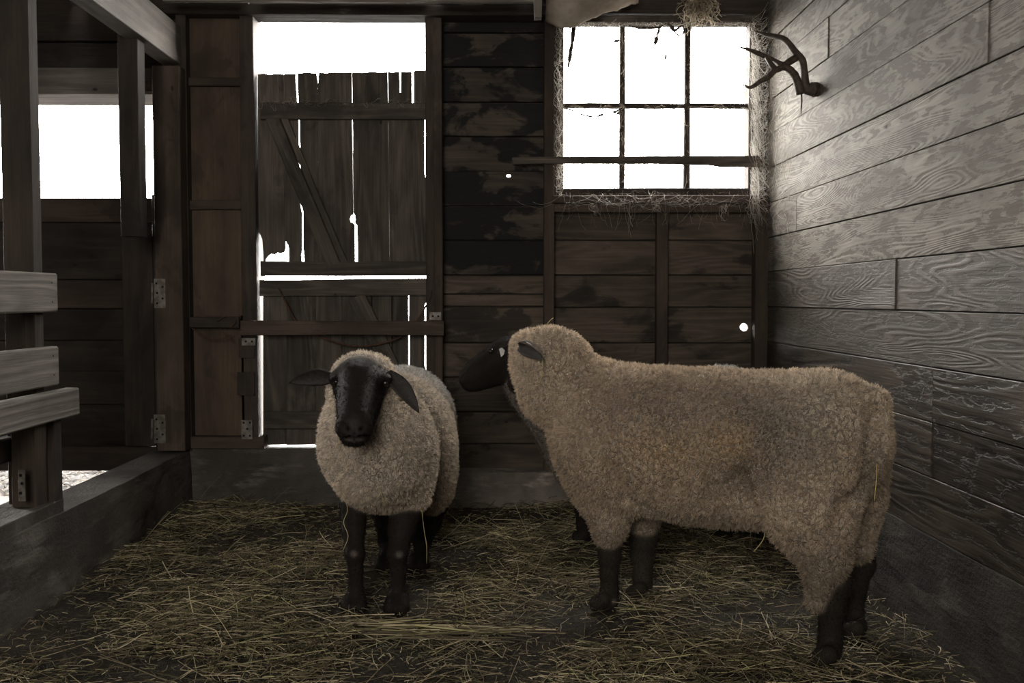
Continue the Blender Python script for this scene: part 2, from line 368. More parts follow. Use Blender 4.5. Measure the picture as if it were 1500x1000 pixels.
bw('lock_block', 347, 545, 373, 579, D-.036, .018, M_dark, wb); bw('lock_block', 349, 495, 373, 524, D-.034, .015, M_dark, wb)
def plate(u0, v0, u1, v1, Y, holes, parent, name='metal_plate'):
    o = bw(name, u0, v0, u1, v1, Y, .004, M_iron, parent, bev=.001, wob=.0003)
    for hu, hv in holes:
        c = P(hu, hv, Y-.0008); vs = [(c+Vector((.0055*math.cos(a), 0, .0055*math.sin(a)))) for a in [i*math.pi/4 for i in range(8)]]
        d = Vector((0, .002, 0)); c0 = c.copy()
        V = [v-c0 for v in vs]+[v+d-c0 for v in vs]; F = [tuple(range(8)), tuple(range(15, 7, -1))]+[(i, (i+1) % 8, 8+(i+1) % 8, 8+i) for i in range(8)]
        link('screw', mesh('screw', V, F), Matrix.Translation(c0), o, M_hole)
    return o
for r in ((354, 495, 374, 506, [(360, 500), (369, 500)]), (353, 615, 370, 643, [(357, 619), (366, 619), (362, 628), (357, 638), (366, 638)])): plate(r[0], r[1], r[2], r[3], D-.04, r[4], wb)
plate(629, 457, 646, 469, D-.031, [(634, 463), (642, 463)], wb)
bw('latch_batten', 278, 464, 350, 480, D-.045, .02, M_dark, wb); 
# footing of the end wall
def wall_foot(name, u0, v0, u1, Y, th, mt=M_conc):
    a = P(u0, v0, Y); b = P(u1, v0, Y); nx, nz = 60, 8; vs = []; fs = []
    for i in range(nx+1):
        x = a.x+(b.x-a.x)*i/nx
        for k in range(nz+1):
            z = -.03+(a.z+.03)*k/nz; off = .012*mnoise.noise(Vector((x*2.3, z*6, 1)))+.006*mnoise.noise(Vector((x*9, z*14, 5)))
            vs.append((x, Y-off-.02*(1-k/nz), z))
        vs.append((x, Y+th, a.z)); vs.append((x, Y+th, -.03))
    s = nz+3
    for i in range(nx):
        for k in range(s-1): q = i*s+k; fs.append((q, q+s, q+s+1, q+1))
    fs.append(tuple(range(s-1, -1, -1))); fs.append(tuple(nx*s+k for k in range(s)))
    c = Vector(((a.x+b.x)/2, Y, 0)); return link(name, mesh(name, [Vector(v)-c for v in vs], fs), Matrix.Translation(c), wb, mt)
wall_foot('concrete_footing', 276, 657, 642, D-.02, .3); wall_foot('concrete_footing', 640, 692, 1126, D-.05, .3, M_conc_pale)
# head of the wall
bw('header_beam', 240, 5, 812, 22.5, D-.05, .14, M_dark, wb); bw('header_beam', 812, -30, 1126, 20, D+.03, .10, M_dark, wb)
tr = bw('trim_1', 238, -12, 782, 3.2, D-.30, .03, M_grey); tag(tr, 'pale board edge along the top of the end wall', 'trim board', 'structure')
# outside skin above window & beside opening so that no sky leaks
for q in ((636, -60, 730, 320), (759, -60, 815, 320), (729, -60, 760, 244), (729, 268, 760, 320)): bw('outer_board', *q, BY+.03, .03, M_dark, wb, 'v')
bw('outer_board', 800, -60, 1130, 20, BY+.06, .03, M_dark, wb)
bw('outer_board', 250, -60, 372, 655, D+.10, .03, M_dark, wb)
for a in ((640, 320, 1130, 470), (640, 488, 1130, 700)): bw('outer_board', *a, BY+.03, .02, M_dark, wb)
bw('outer_board', 640, 470, 1080, 488, BY+.03, .02, M_dark, wb); bw('outer_board', 1100, 470, 1130, 488, BY+.03, .02, M_dark, wb)
# reopen the knot hole through the skin: the skin behind the tarred planks is two boards with a slot
# ---- window
wn = empty('window_1', P(960, 290, D)); tag(wn, 'old six-pane window hung with cobwebs and dry vines', 'window', 'structure')
WY = D+.05
bw('frame_stile', 811.5, 20, 825.5, 285, D+.03, .08, M_stud, wn); bw('frame_stile', 1098.5, 20, 1112, 296, D+.03, .08, M_stud, wn)
bw('frame_head', 811, 21, 1112, 33, D+.02, .09, M_door, wn); bw('bottom_rail', 822, 275.5, 1102, 287, D+.035, .06, M_dark, wn)
bw('window_sill', 809, 286, 1126, 298, D-.02, .14, M_stud, wn); bw('apron', 810, 298, 1126, 311, D+.01, .06, M_stud, wn)
for u in (911.5, 1007): bw('muntin', u-3.4, 32, u+3.4, 277, WY, .03, M_dark, wn, 'v')
for a, b in ((825, 909), (914, 1004.5), (1009.5, 1099)): bw('muntin', a, 150.8, b, 157.8, WY+.002, .028, M_dark, wn, 'h')
for a, b in ((824, 910), (913, 1005.5), (1008.5, 1100)):
    for c, d in ((31, 153), (155, 278)):
        q = bw('pane', a, c, b, d, WY+.015, .003, M_glass, wn, 'h', bev=.0005, wob=0)
# ---- doors
d1 = empty('door_1', P(500, 405, D)); tag(d1, 'upper half of the plank door with ragged board tops and light through its cracks', 'door', 'structure')
DY = D+.035
def sm(u, v): return u+(v-105)*.036
A = [(377.5, 109), (388, 107.5), (395, 109.5), (402, 108), (414.6, 108.5), (sm(415, 350)-7, 350), (418, 362), (416, 369), (410, 371), (406, 369.5), (401, 373), (396, 371.5), (391, 376), (388, 383), (386, 384), (385.5, 368), (384, 350), (379.5, 340), (378, 300)]
slab('plank', A, DY, .022, M_door, d1)
B = [(415.6, 109), (421, 107.5), (427, 108.5), (432.3, 107.5), (433.2, 125), (437, 180), (437, 212), (439.5, 300), (442, 312), (442, 365), (441, 372), (442, 397), (424, 397), (423, 372), (422.5, 360), (416.4, 350), (414.5, 200)]
slab('plank', B, DY+.004, .022, M_door, d1)
C_ = [(435.8, 107.5), (448, 106), (463, 107), (463.8, 112), (465.2, 124), (466, 397), (446, 397), (445.5, 372), (444.2, 365), (444.2, 312), (441.5, 300), (439.6, 212), (438.6, 178), (436, 126)]
slab('plank', C_, DY, .022, M_door, d1)
slab('plank', [(466.8, 106), (478, 107), (490, 105.5), (503, 106.5), (514.6, 105.5), (515.3, 180), (517.2, 300), (517.3, 313.5), (513.6, 315.5), (512.2, 320), (513.4, 324.5), (517.6, 326.5), (519.2, 330), (519.8, 397), (466.5, 397), (465.8, 126)], DY+.003, .022, M_door, d1)
slab('plank', [(515.6, 105.5), (530, 106.5), (545, 105), (556, 106), (567.4, 105.5), (569.3, 250), (570.3, 397), (524, 397), (523.3, 331), (519.5, 326), (520.7, 321), (519.8, 315.5), (518.2, 312), (517.3, 250)], DY, .022, M_door, d1)
slab('plank', [(568.3, 105), (575, 106), (584.6, 104.5), (585.4, 134), (586.8, 136), (587.4, 104.5), (595, 105.5), (602.8, 104.5), (603, 150), (605.6, 182), (606.3, 397), (571, 397), (569.8, 250)], DY+.003, .022, M_door, d1)
slab('plank', [(605.6, 104), (612, 103), (624, 103.5), (624, 168), (621.3, 174), (621.3, 250), (624, 266), (624.5, 290), (624.5, 397), (605.5, 397), (604.8, 180.5), (604.6, 178), (605.9, 150)], DY, .022, M_door, d1)
bw('rail', 381, 150, 623.5, 175, D+.008, .025, M_door, d1); bw('rail', 381.5, 382.5, 624, 404, D+.008, .025, M_door, d1)
board('brace', P(398, 172, D+.016), P(489, 388, D+.016), .065, .018, (0, -1, 0), M_door, d1); board('brace', P(416, 172, D+.018), P(505, 386, D+.018), .03, .018, (0, -1, 0), M_door, d1)
d2 = empty('door_2', P(500, 655, D)); tag(d2, 'lower half of the plank door with a top rail, behind the wooden bar', 'door', 'structure')
ed = [385.5, 420.5, 462, 500, 545, 574, 598.2]
for a, b in zip(ed[:-1], ed[1:]):
    v = 433-20; e = random.uniform(-2, 2)
    slab('plank', [(a-(.6 if a > 386 else 0), v), (b+(.6 if b < 598 else -.4), v), (b+(.6 if b < 598 else -.4), 651+e), (a-(.6 if a > 386 else 0), 651-e)], DY+random.choice([0, .003, .006]), .022, M_door, d2)
slab('plank', [(599, 413), (625, 413), (625, 440), (621.6, 447), (621.2, 535), (625, 548), (625, 651), (601.2, 651), (600.4, 540), (600.4, 490), (599, 480)], DY, .022, M_door, d2)
slab('rail', [(380, 410), (420, 410), (470, 409.2), (530, 408), (624, 407.5), (624, 432.5), (380, 433.5)], D+.006, .028, M_door, d2, ax='h')
bw('rail', 386, 603, 622, 628, D+.008, .026, M_door, d2)
board('brace', P(522, 434, D+.016), P(606, 606, D+.016), .085, .018, (0, -1, 0), M_door, d2)
# ---- aisle end wall, left of the pen
wa = empty('wall_aisle', (-3, D, 0)); tag(wa, 'dark end wall of the side aisle around the open top of its stable door', 'wall', 'structure')
bw('panel_board', -330, -60, 262, 60, D+.05, .04, M_dark, wa); bw('panel_board', -330, 61, 262, 137, D+.05, .04, M_dark, wa)
bw('panel_board', -330, 150, -200, 700, D+.06, .04, M_dark, wa, 'v'); bw('panel_board', 232.5, 130, 262, 700, D+.06, .1, M_dark, wa, 'v')
a0 = P(-200, 137, D+.05); a1 = P(233, 137, D+.05)
box('lintel', (a0.x, D+.02, a0.z-.005), (a1.x, D+.30, a0.z+.12), M_grey, wa, 0)
bw('batten', 190, 118, 233, 134, D+.0, .04, M_stud, wa)
bw('panel_board', -330, -60, 262, 138, D+.1, .03, M_dark, wa); bw('panel_board', 222, 285, 262, 690, D+.0, .04, M_dark, wa, 'v')
bw('threshold_beam', -320, 655, 262, 689, D+.03, .06, M_dark, wa)
d3 = empty('door_3', P(60, 680, D)); tag(d3, 'closed lower half of the dark stable door in the side aisle', 'door', 'structure')
for a, b, o in ((289, 325, 0), (326, 409, .012), (410, 451, -.012), (452, 498, .012), (499, 543, .012), (544, 592, .012), (593, 654, .012)): bw('plank', -200, a, 224, b, D+.05+o, .03, M_stud if o < .01 else M_dark, d3)
bw('backing_board', -200, 291, 232, 656, D+.098, .02, M_dark, d3)
st = bw('stile', 178, 346, 228, 653, D-.005, .03, M_dark, d3)
for i in range(6): 
    c = P(203+random.uniform(-3, 3), 380+i*50, D+.018); link('nail_head', mesh('nail', [(c-c)+Vector((.006*math.cos(k), 0, .006*math.sin(k))) for k in (0, 1.05, 2.09, 3.14, 4.19, 5.24)], [(0, 1, 2, 3, 4, 5)]), Matrix.Translation(c), d3, M_hole)
gp = bw('gate_post', 222, 96, 271, 660, D-.12, .11, M_stud); tag(gp, 'thick dark gate post carrying two metal strap hinges, left of the plank door', 'post', 'structure')
for a, b in ((408, 451), (607, 649)):
    h = plate(225, a, 243, b, D-.125, [(229, a+7), (238, a+12), (230, a+21), (238, a+29), (230, a+36)], gp, 'hinge')
    c = P(223, a, D-.13); d = P(223, b, D-.13); V, F = tube_geo([c+Vector((0, 0, -.02)), (c+d)/2, d+Vector((0, 0, .02))], [.006]*3, 8, 2)
    c0 = (c+d)/2; link('hinge_pin', mesh('pin', [v-c0 for v in V], F, True), Matrix.Translation(c0), h, M_iron)
# the long beam above the kerb, and the ceiling
bb = PX(266, 96, XL); bt = PX(265, 40, XL)
bm_ = board('trim_2', (XL-.045, YB, (bb.z+bt.z)/2), (XL-.045, bb.y, (bb.z+bt.z)/2), bt.z-bb.z, .09, (1, 0, 0), M_grey, wob=.003, seg=4)
tag(bm_, 'pale weathered beam running overhead above the kerb to the gate post', 'beam', 'structure')
ce = empty('ceiling', (0, 2, ZC)); tag(ce, 'dark board ceiling', 'ceiling', 'structure')
n = 14; xa, xb = -4.6, XR+.1
for i in range(n):
    x = xa+(xb-xa)*(i+.5)/n; board('plank', (x, YB, ZC+.09), (x, D+.2, ZC+.09), (xb-xa)/n-.006, .025, (0, 0, -1), M_dark, ce)
cb = PX(787, 0, P(787, 0, 4.3).x)
jo = bw('trim_3', 782.5, -30, 794, 25, D-.42, .05, M_grey, None, 'v'); tag(jo, 'short grey block hanging from the ceiling left of the window', 'block', 'structure')
# shell behind the camera
sh = empty('wall_rear', (0, YB, 0)); tag(sh, 'rear wall of the barn behind the viewer', 'wall', 'structure')
board('panel_board', (-4.6, YB-.03, 1.3), (XR+.1, YB-.03, 1.3), 2.9, .04, (0, 1, 0), M_dark, sh)
board('panel_board', (-4.6, YB, 1.3), (-4.6, D+.2, 1.3), 2.9, .04, (1, 0, 0), M_dark, sh)
# ================================================================== FENCE on the kerb
ff = empty('stall_fence', (XL, 2.6, ZK)); tag(ff, 'rail fence of grey boards nailed to dark posts on the left kerb', 'fence')
XF = XL-.045
def rail(name, u, v0, v1, X, th, y0=.6, mat=None, extra=0, tilt=0.0):
    a = PX(u, v0, X); b = PX(u, v1, X); z = (a.z+b.z)/2; y1 = a.y
    return board(name, (X-th/2, y0, z+tilt), (X-th/2, y1, z), a.z-b.z, th, (1, 0, 0), mat or M_grey, ff, seg=3, wob=.003, bev=.005)
r1 = rail('rail', 84, 400, 457, XL-.005, .04)
r2 = rail('rail', 86, 507, 563, XL-.005, .04)
r3 = rail('rail', 116, 567, 608, XL+.022, .05)
rail('rail', 60, 628, 662, XL-.12, .04, mat=M_dark)
yp = PX(49, 395, XF).y; ye = PX(62.5, 395, XF).y
box('post', (XF-.098, yp, ZK+.04), (XF, ye, ZC+.02), M_dark, ff, 2, wob=.003)
ys_ = PX(93, 740, XL-.006).y
box('post', (XL-.10, ys_-.055, ZK+.04), (XL-.008, ys_, r3.matrix_basis.translation.z+ZK-.03), M_dark, ff, 2)
box('post', (XL-.11, ys_-.145, ZK+.04), (XL-.030, ys_-.057, r3.matrix_basis.translation.z+ZK-.03), M_stud, ff, 2)
q = plate(26, 688, 37, 734, ys_-.22, [(30, 696), (32, 708), (30, 722)], ff)
for r, us in ((r1, (76, 77)), (r2, (78, 79))):
    for k, dv in enumerate((14, 42)):
        c = PX(us[k], (400 if r is r1 else 507)+dv, XL-.004); c0 = c
        link('nail_head', mesh('nail', [Vector((0, .004*math.cos(a), .004*math.sin(a))) for a in [i*math.pi/4 for i in range(8)]], [tuple(range(8))]), Matrix.Translation(c0), ff, M_hole)
hy = PX(208, 200, XL-.035).y; zt = PX(208, 58, XL-.035).z; zb2 = PX(207, 346, XL-.035).z
hb = box('hanging_board', (XL-.035-.085, hy-.04, zb2), (XL-.035, hy+.045, zt+.03), M_dark, None, 2); tag(hb, 'dark upright board hanging from the overhead beam, its lower end cut off in mid air', 'board')
# ================================================================== bar, cable, window bar
bar = bw('wooden_bar', 352, 470.5, 650, 491, D-.085, .035, M_stud, None, wob=.004); tag(bar, 'long wooden bar laid across the plank door to hold it shut', 'bar')
gs = tube_geo([P(u, v, D-.02) for u, v in ((408, 422), (418, 442), (432, 468), (452, 485), (482, 498), (520, 507), (560, 503), (592, 490), (612, 468), (628, 440), (632, 425))], [.0042]*11, 7, 4)
tag(tubes('rusty_cable', [gs], M_rust), 'rusty cable sagging in a curve across the lower door behind the bar', 'cable')
gs = [tube_geo([P(u, v, D-.06) for u, v in pts], [.0025]*len(pts), 6, 4) for pts in (((281, 480), (290, 488), (305, 495), (325, 496), (338, 490)), ((318, 470), (332, 463), (345, 470), (340, 478)), ((326, 486), (334, 494), (340, 500)))]
tag(tubes('bent_wire', gs, M_rust), 'loose bent wire hanging round the latch batten left of the door', 'wire')
slabp = slab('window_bar', [(750, 230.5), (800, 229.5), (960, 228.5), (1117, 228), (1117, 244), (1060, 244), (1040, 241), (960, 239), (800, 239), (752, 240.5)], D-.035, .03, M_door, None, ax='h'); tag(slabp, 'narrow rail nailed across the window below its middle', 'rail')
for i, (u, v) in enumerate([(1190+5*0, 131)]): pass
# ================================================================== antlers
def AP(u, v, t): return P(u, v, 4.06-.16*t)     # t 0 at the wall
Yw = U(1196)
def AQ(u, v, Y): return P(u, v, Y)
b0 = AQ(1193, 131, Yw-.02)
gs = [tube_geo([b0, AQ(1180, 128, Yw-.03), AQ(1178, 105, Yw-.04), AQ(1175, 88, Yw-.05), AQ(1166, 78, Yw-.04), AQ(1157, 66, Yw-.02), AQ(1148, 57, Yw), AQ(1135, 53, Yw+.03), AQ(1120, 50, Yw+.06), AQ(1104, 45, Yw+.09)], [.028, .022, .015, .015, .015, .0135, .0125, .011, .008, .002], 9, 4, .03),
      tube_geo([AQ(1168, 83, Yw-.04), AQ(1157, 90, Yw-.05), AQ(1147, 95, Yw-.06), AQ(1135, 88, Yw-.05), AQ(1124, 84, Yw-.04), AQ(1110, 78, Yw-.04), AQ(1098, 73, Yw-.05), AQ(1081, 68, Yw-.06)], [.016, .015, .013, .006, .010, .010, .007, .002], 9, 4, .03),
      tube_geo([AQ(1123, 84, Yw-.05), AQ(1130, 95, Yw-.07), AQ(1137, 102, Yw-.08), AQ(1147, 97, Yw-.07)], [.009, .011, .013, .014], 8, 4, .03),
      tube_geo([AQ(1137, 100, Yw-.08), AQ(1126, 112, Yw-.09), AQ(1114, 119, Yw-.10), AQ(1104, 126, Yw-.11), AQ(1097, 128, Yw-.11), AQ(1087, 123, Yw-.11)], [.013, .012, .010, .008, .006, .002], 8, 4, .03),
      tube_geo([AQ(1147, 97, Yw-.07), AQ(1158, 103, Yw-.09), AQ(1166, 114, Yw-.10), AQ(1170, 127, Yw-.10), AQ(1172, 138, Yw-.10)], [.014, .015, .017, .018, .016], 10, 4, .10)]
an = tubes('deer_antlers', gs, M_antler, None, b0); tag(an, 'dark forked deer antlers jutting from the pale plank wall beside the window', 'antlers')
gs = [tube_geo([AQ(1186, 133, Yw-.02), AQ(1193, 131, Yw+.0), AQ(1199, 132, Yw+.02)], [.020, .032, .024], 10, 4, .12)]
tubes('skull_plate', gs, M_antler, an)
gs = [tube_geo([AQ(1174, 136, Yw-.09), AQ(1174.5, 150, Yw-.09), AQ(1173.5, 162, Yw-.09), AQ(1174, 170, Yw-.09)], [.004, .003, .0022, .001], 5, 4, .3)]
tubes('hanging_thread', gs, M_twig, an)
# ================================================================== vines, leaves, hay wisp
def vine(name, paths, label, cat, mat=M_twig, r=.0035, leaves=()):
    gs = [tube_geo([P(u+random.uniform(-.7, .7), v+random.uniform(-.7, .7), Y) for u, v, Y in p], [r*random.uniform(.6, 1.2) for _ in p][:-1]+[r*.4], 5, 4, .3) for p in paths]
    o = tubes(name, gs, mat); tag(o, label, cat)
    for (u, v, Y, s, a) in leaves:
        c = P(u, v, Y); pts = [(-1, 0), (-.4, .42), (.2, .35), (.6, .5), (1, .1), (.9, -.2), (.3, -.45), (-.3, -.3)]
        V = [Vector((s*(x*math.cos(a)-y*math.sin(a)), .25*s*math.sin(3*x), s*(x*math.sin(a)+y*math.cos(a)))) for x, y in pts]; V = V+[v_+Vector((0, .0015, 0)) for v_ in V]
        F = [tuple(range(8)), tuple(range(15, 7, -1))]+[(i, (i+1) % 8, 8+(i+1) % 8, 8+i) for i in range(8)]
        link('leaf', mesh('leaf', V, F), Matrix.Translation(c), o, mat)
    return o
wy = D+.035
vine('dry_vine', [[(841, 33, wy), (840, 48, wy), (838, 62, wy), (835, 80, wy), (832, 100, wy)], [(841, 36, wy), (839, 50, wy+.01), (837, 66, wy)]], 'thin dry tendril hanging straight down in the top left window pane', 'vine', r=.009)
vine('dry_vine', [[(920, 38, wy), (935, 40, wy), (952, 41, wy), (966, 40, wy), (975, 34, wy), (984, 38, wy), (990, 48, wy), (1000, 54, wy)], [(968, 38, wy), (964, 46, wy), (962, 56, wy)], [(980, 36, wy), (986, 45, wy), (996, 40, wy), (1000, 33, wy)], [(1000, 34, wy), (1003, 45, wy), (998, 52, wy)], [(1000, 2, wy-.1), (1001, 15, wy-.1), (1000, 30, wy-.05)]], 'tangled dry vine along the top of the middle window pane', 'vine', r=.006, leaves=[(961, 60, wy, .026, 1.3), (903, 60, wy, .016, .2), (975, 84, wy, .014, 1.3)])
vine('dry_vine', [[(826, 159, wy), (838, 162, wy), (850, 166, wy), (862, 170, wy), (872, 171, wy), (883, 169, wy)], [(898, 165, wy), (907, 161, wy), (912, 156, wy)]], 'broken dry vine under the crossbar in the lower left window pane', 'vine', r=.0055, leaves=[(880, 168.5, wy, .016, .3), (858, 178, wy, .009, .3), (905, 166, wy, .014, .8), (928, 178, wy, .008, .3)])
# cobwebs -------------------------------------------------------------
def web(name, n, samp, label, cat='cobweb', rad=.0007, K=7, sag=.02, col=(.36, .33, .29), mat=None):
    pos = np.zeros((n, K, 3)); rr = np.zeros((n, K))
    for i in range(n):
        a, b = samp(); a = np.array(a); b = np.array(b); m = np.array([random.gauss(0, .012), random.gauss(0, .010), random.gauss(-sag, .012)])
        t = np.linspace(0, 1, K)[:, None]; pos[i] = a*(1-t)+b*t+m*(4*t*(1-t))+rng.normal(0, .0022, (K, 3)); rr[i] = rad*random.uniform(.4, 1.6)
    base = pos.reshape(-1, 3).mean(0)
    tint = np.array(col)[None]*rng.uniform(.5, 1.3, (n, 1))
    o = curves_obj(name, pos, rr, mat or M_thread, None, tint, tuple(base)); tag(o, label, cat, 'stuff'); return o
def rp(u, v, Y, du, dv, dY=.04): return P(u+random.uniform(-du, du), v+random.uniform(-dv, dv), Y+random.uniform(-dY, dY))
def s_right():
    v = random.uniform(30, 290); a = rp(1101, v, D+.02, 2, 6, .02); b = rp(1124, v+random.uniform(-30, 40), D-.06, 3, 12, .06)
    if random.random() < .35: a = rp(1104, v, D+.0, 6, 8); b = rp(1112, v+random.uniform(30, 80), D-.03, 8, 10)
    return a, b
web('cobwebs', 520, s_right, 'dense grey cobwebs filling the corner between the window and the pale wall', rad=.0004, col=(.6, .57, .52))
def s_wall():
    v = random.uniform(60, 330); Y = D-random.uniform(.0, .35); c = P(1124, v, D); z = c.z+random.uniform(-.05, .05)
    return (XR-.004, Y, z), (XR-random.uniform(.002, .03), Y-random.uniform(-.1, .16), z+random.uniform(-.16, .12))
web('cobwebs', 170, s_wall, 'thin cobweb threads clinging to the pale wall below the antlers', rad=.0006, sag=.006)
def s_sill():
    u = random.uniform(815, 1120); r = random.random()
    if r < .6: return rp(u, 287, D-.02, 4, 5), rp(u+random.uniform(-60, 60), 296, D-.04, 4, 6)
    return rp(u, 283, D+.0, 4, 6), rp(u+random.gauss(0, 14), random.choice([300, 310, 330]), D-.03, 4, 8)
web('cobwebs', 170, s_sill, 'cobwebs trailing over the window sill', rad=.0003, col=(.5, .47, .42))
def s_hang():
    c = random.choice([(918, 55), (1060, 22), (870, 14), (960, 8), (1100, 30)]); u, l = c; return rp(u, 300, D-.03, 5, 4, .01), rp(u+4, 300+l*random.uniform(.4, 1), D-.03, 6, 4, .02)
web('cobwebs', 60, s_hang, 'short dusty web strands dangling beneath the window sill', rad=.0010, sag=0)
def s_left():
    v = random.uniform(40, 285); return rp(823, v, D+.03, 2.5, 4, .01), rp(817, v+random.uniform(-25, 25), D-.01, 5, 8, .02)
web('cobwebs', 260, s_left, 'cobwebs down the left edge of the window frame', rad=.0004, col=(.5, .47, .42))
def s_top():
    u = random.uniform(812, 1110); return rp(u, 33, D+.03, 3, 2, .01), rp(u+random.uniform(-16, 16), 33+random.uniform(0, 5), D+.02, 3, 2, .01)
web('cobwebs', 240, s_top, 'cobweb fringe along the window head', rad=.0008, sag=.004)
def s_mun():
    r = random.random()
    if r < .33: u = random.choice([911.5, 1007]); v = random.uniform(34, 272); return rp(u, v, D+.04, 4, 3, .005), rp(u, v+random.uniform(6, 22), D+.04, 4, 3, .005)
    u = random.uniform(826, 1098); v = random.choice([155, 155, 236, 280]); return rp(u, v+3, D+.03, 3, 2, .005), rp(u+random.uniform(4, 26), v+3.5, D+.03, 3, 2.5, .005)
web('cobwebs', 260, s_mun, 'dusty webs clinging to the window glazing bars', rad=.0009, sag=.002, col=(.12, .10, .08))
def s_door():
    u = random.uniform(384, 620); return rp(u, 150, D+.0, 3, 2, .004), rp(u+random.uniform(-12, 12), 150+random.uniform(-6, 8), D+.0, 3, 3, .006)
web('cobwebs', 90, s_door, 'fine webs on the upper rail of the plank door', rad=.0005, sag=0)
# hay wisp hanging from the ceiling
pos = []; rr = []
for i in range(190):
    c = P(1026+random.gauss(0, 6.5), -10+random.uniform(-8, 10), D-.22+random.gauss(0, .03)); K = 9; p = np.zeros((K, 3)); p[0] = c
    d = np.array([random.gauss(0, .5), random.gauss(0, .5), -1.0])
    st = random.uniform(.011, .026)
    for k in range(1, K): d = d+rng.normal(0, .75, 3)+np.array([0, 0, -.55]); d /= np.linalg.norm(d); p[k] = p[k-1]+d*st
    pos.append(p); rr.append(np.full(K, random.uniform(.0008, .0017)))
o = curves_obj('hay_wisp', np.array(pos), np.array(rr), M_fibre, None, np.array([(.34, .29, .22)])*rng.uniform(.4, 1.2, (190, 1)), tuple(P(1026, 0, D-.22))); tag(o, 'tangled wisp of hay and web hanging over the window from the ceiling', 'hay', 'stuff')
# sagging sheet
nu, nv = 26, 14; V = []; F = []
for j in range(nv+1):
    for i in range(nu+1):
        s, t = i/nu, j/nv; u = 800+s*135; edge = 41-38*max(0, (s-.28)/.72)**.8-10*max(0, (.15-s)/.15)
        v = -14+(edge+14)*t; V.append(P(u, v, D-.06-.20*(1-t)-.05*math.sin(s*3)*t)+Vector((0, 0, .010*mnoise.noise(Vector((s*7, t*2, 0)))+.006*mnoise.noise(Vector((s*19, t*9, 4))))))
for j in range(nv):
    for i in range(nu): a = j*(nu+1)+i; F.append((a, a+1, a+nu+2, a+nu+1))
o = link('sagging_sheet', mesh('sheet', V, F, True), None, None, M_cloth); o.modifiers.new('thick', 'SOLIDIFY').thickness = .004
tag(o, 'dusty grey sheet sagging from the ceiling at the top left of the window', 'sheet')
# ================================================================== SHEEP
def smin(a, b, k):
    h = np.clip(.5+.5*(b-a)/k, 0, 1); return b+(a-b)*h-k*h*(1-h)
def d_cone(Pt, a, b, ra, rb):
    a = np.array(a, np.float32); b = np.array(b, np.float32); ba = b-a; pa = Pt-a
    h = np.clip((pa@ba)/(ba@ba), 0, 1); return np.linalg.norm(pa-h[..., None]*ba, axis=-1)-(ra+(rb-ra)*h)
def d_ell(Pt, c, r, ax=None):
    q = Pt-np.array(c, np.float32)
    if ax is not None: q = q@np.array(ax, np.float32)
    r = np.array(r, np.float32); k0 = np.linalg.norm(q/r, axis=-1); k1 = np.linalg.norm(q/(r*r), axis=-1); return k0*(k0-1)/np.maximum(k1, 1e-6)
class Body:
    def __init__(s): s.p = []
    def c(s, g, a, b, ra, rb, k=.03): s.p.append(('c', g, tuple(a), tuple(b), ra, rb, k))
    def e(s, g, c, r, ax=None, k=.03): s.p.append(('e', g, tuple(c), tuple(r), ax, None, k))
    def cut(s, a, b, ra, rb, k=.012, g='s'): s.p.append(('x', g, tuple(a), tuple(b), ra, rb, k))
    def surf(s, u, v, off=0.0):
        d = ray(u, v).normalized(); t = np.arange(1.8, 5.0, .004); pts = (np.array(CL)[None]+np.array(d)[None]*t[:, None]).astype(np.float32)
        a, b = s.ev(pts); m = np.minimum(a, b) < 0; i = int(np.argmax(m)) if m.any() else int(np.argmin(np.minimum(a, b))); return CL+d*(t[i]+off)
    def groove(s, uv, r=.030, k=.022, depth=.0):
        p = [s.surf(u, v, depth) for u, v in uv]
        for i in range(len(p)-1): s.cut(p[i], p[i+1], r, r, k, 'w')
    def ev(s, Pt):
        d = {'w': np.full(Pt.shape[:-1], 9., np.float32), 's': np.full(Pt.shape[:-1], 9., np.float32)}; cuts = []
        for t, g, a, b, ra, rb, k in s.p:
            if t == 'x': cuts.append((d_cone(Pt, a, b, ra, rb), k, g)); continue
            v = d_cone(Pt, a, b, ra, rb) if t == 'c' else d_ell(Pt, a, b, ra)
            d[g] = smin(d[g], v, k)
        for v, k, g in cuts: d[g] = -smin(-d[g], v, k)
        return d['w'], d['s']
    def bounds(s):
        lo = []; hi = []
        for t, g, a, b, ra, rb, k in s.p:
            if t == 'c':
                lo.append(np.minimum(np.array(a)-ra, np.array(b)-rb)); hi.append(np.maximum(np.array(a)+ra, np.array(b)+rb))
            elif t == 'e': m = max(b); lo.append(np.array(a)-m); hi.append(np.array(a)+m)
        return np.min(lo, 0)-.03, np.max(hi, 0)+.03
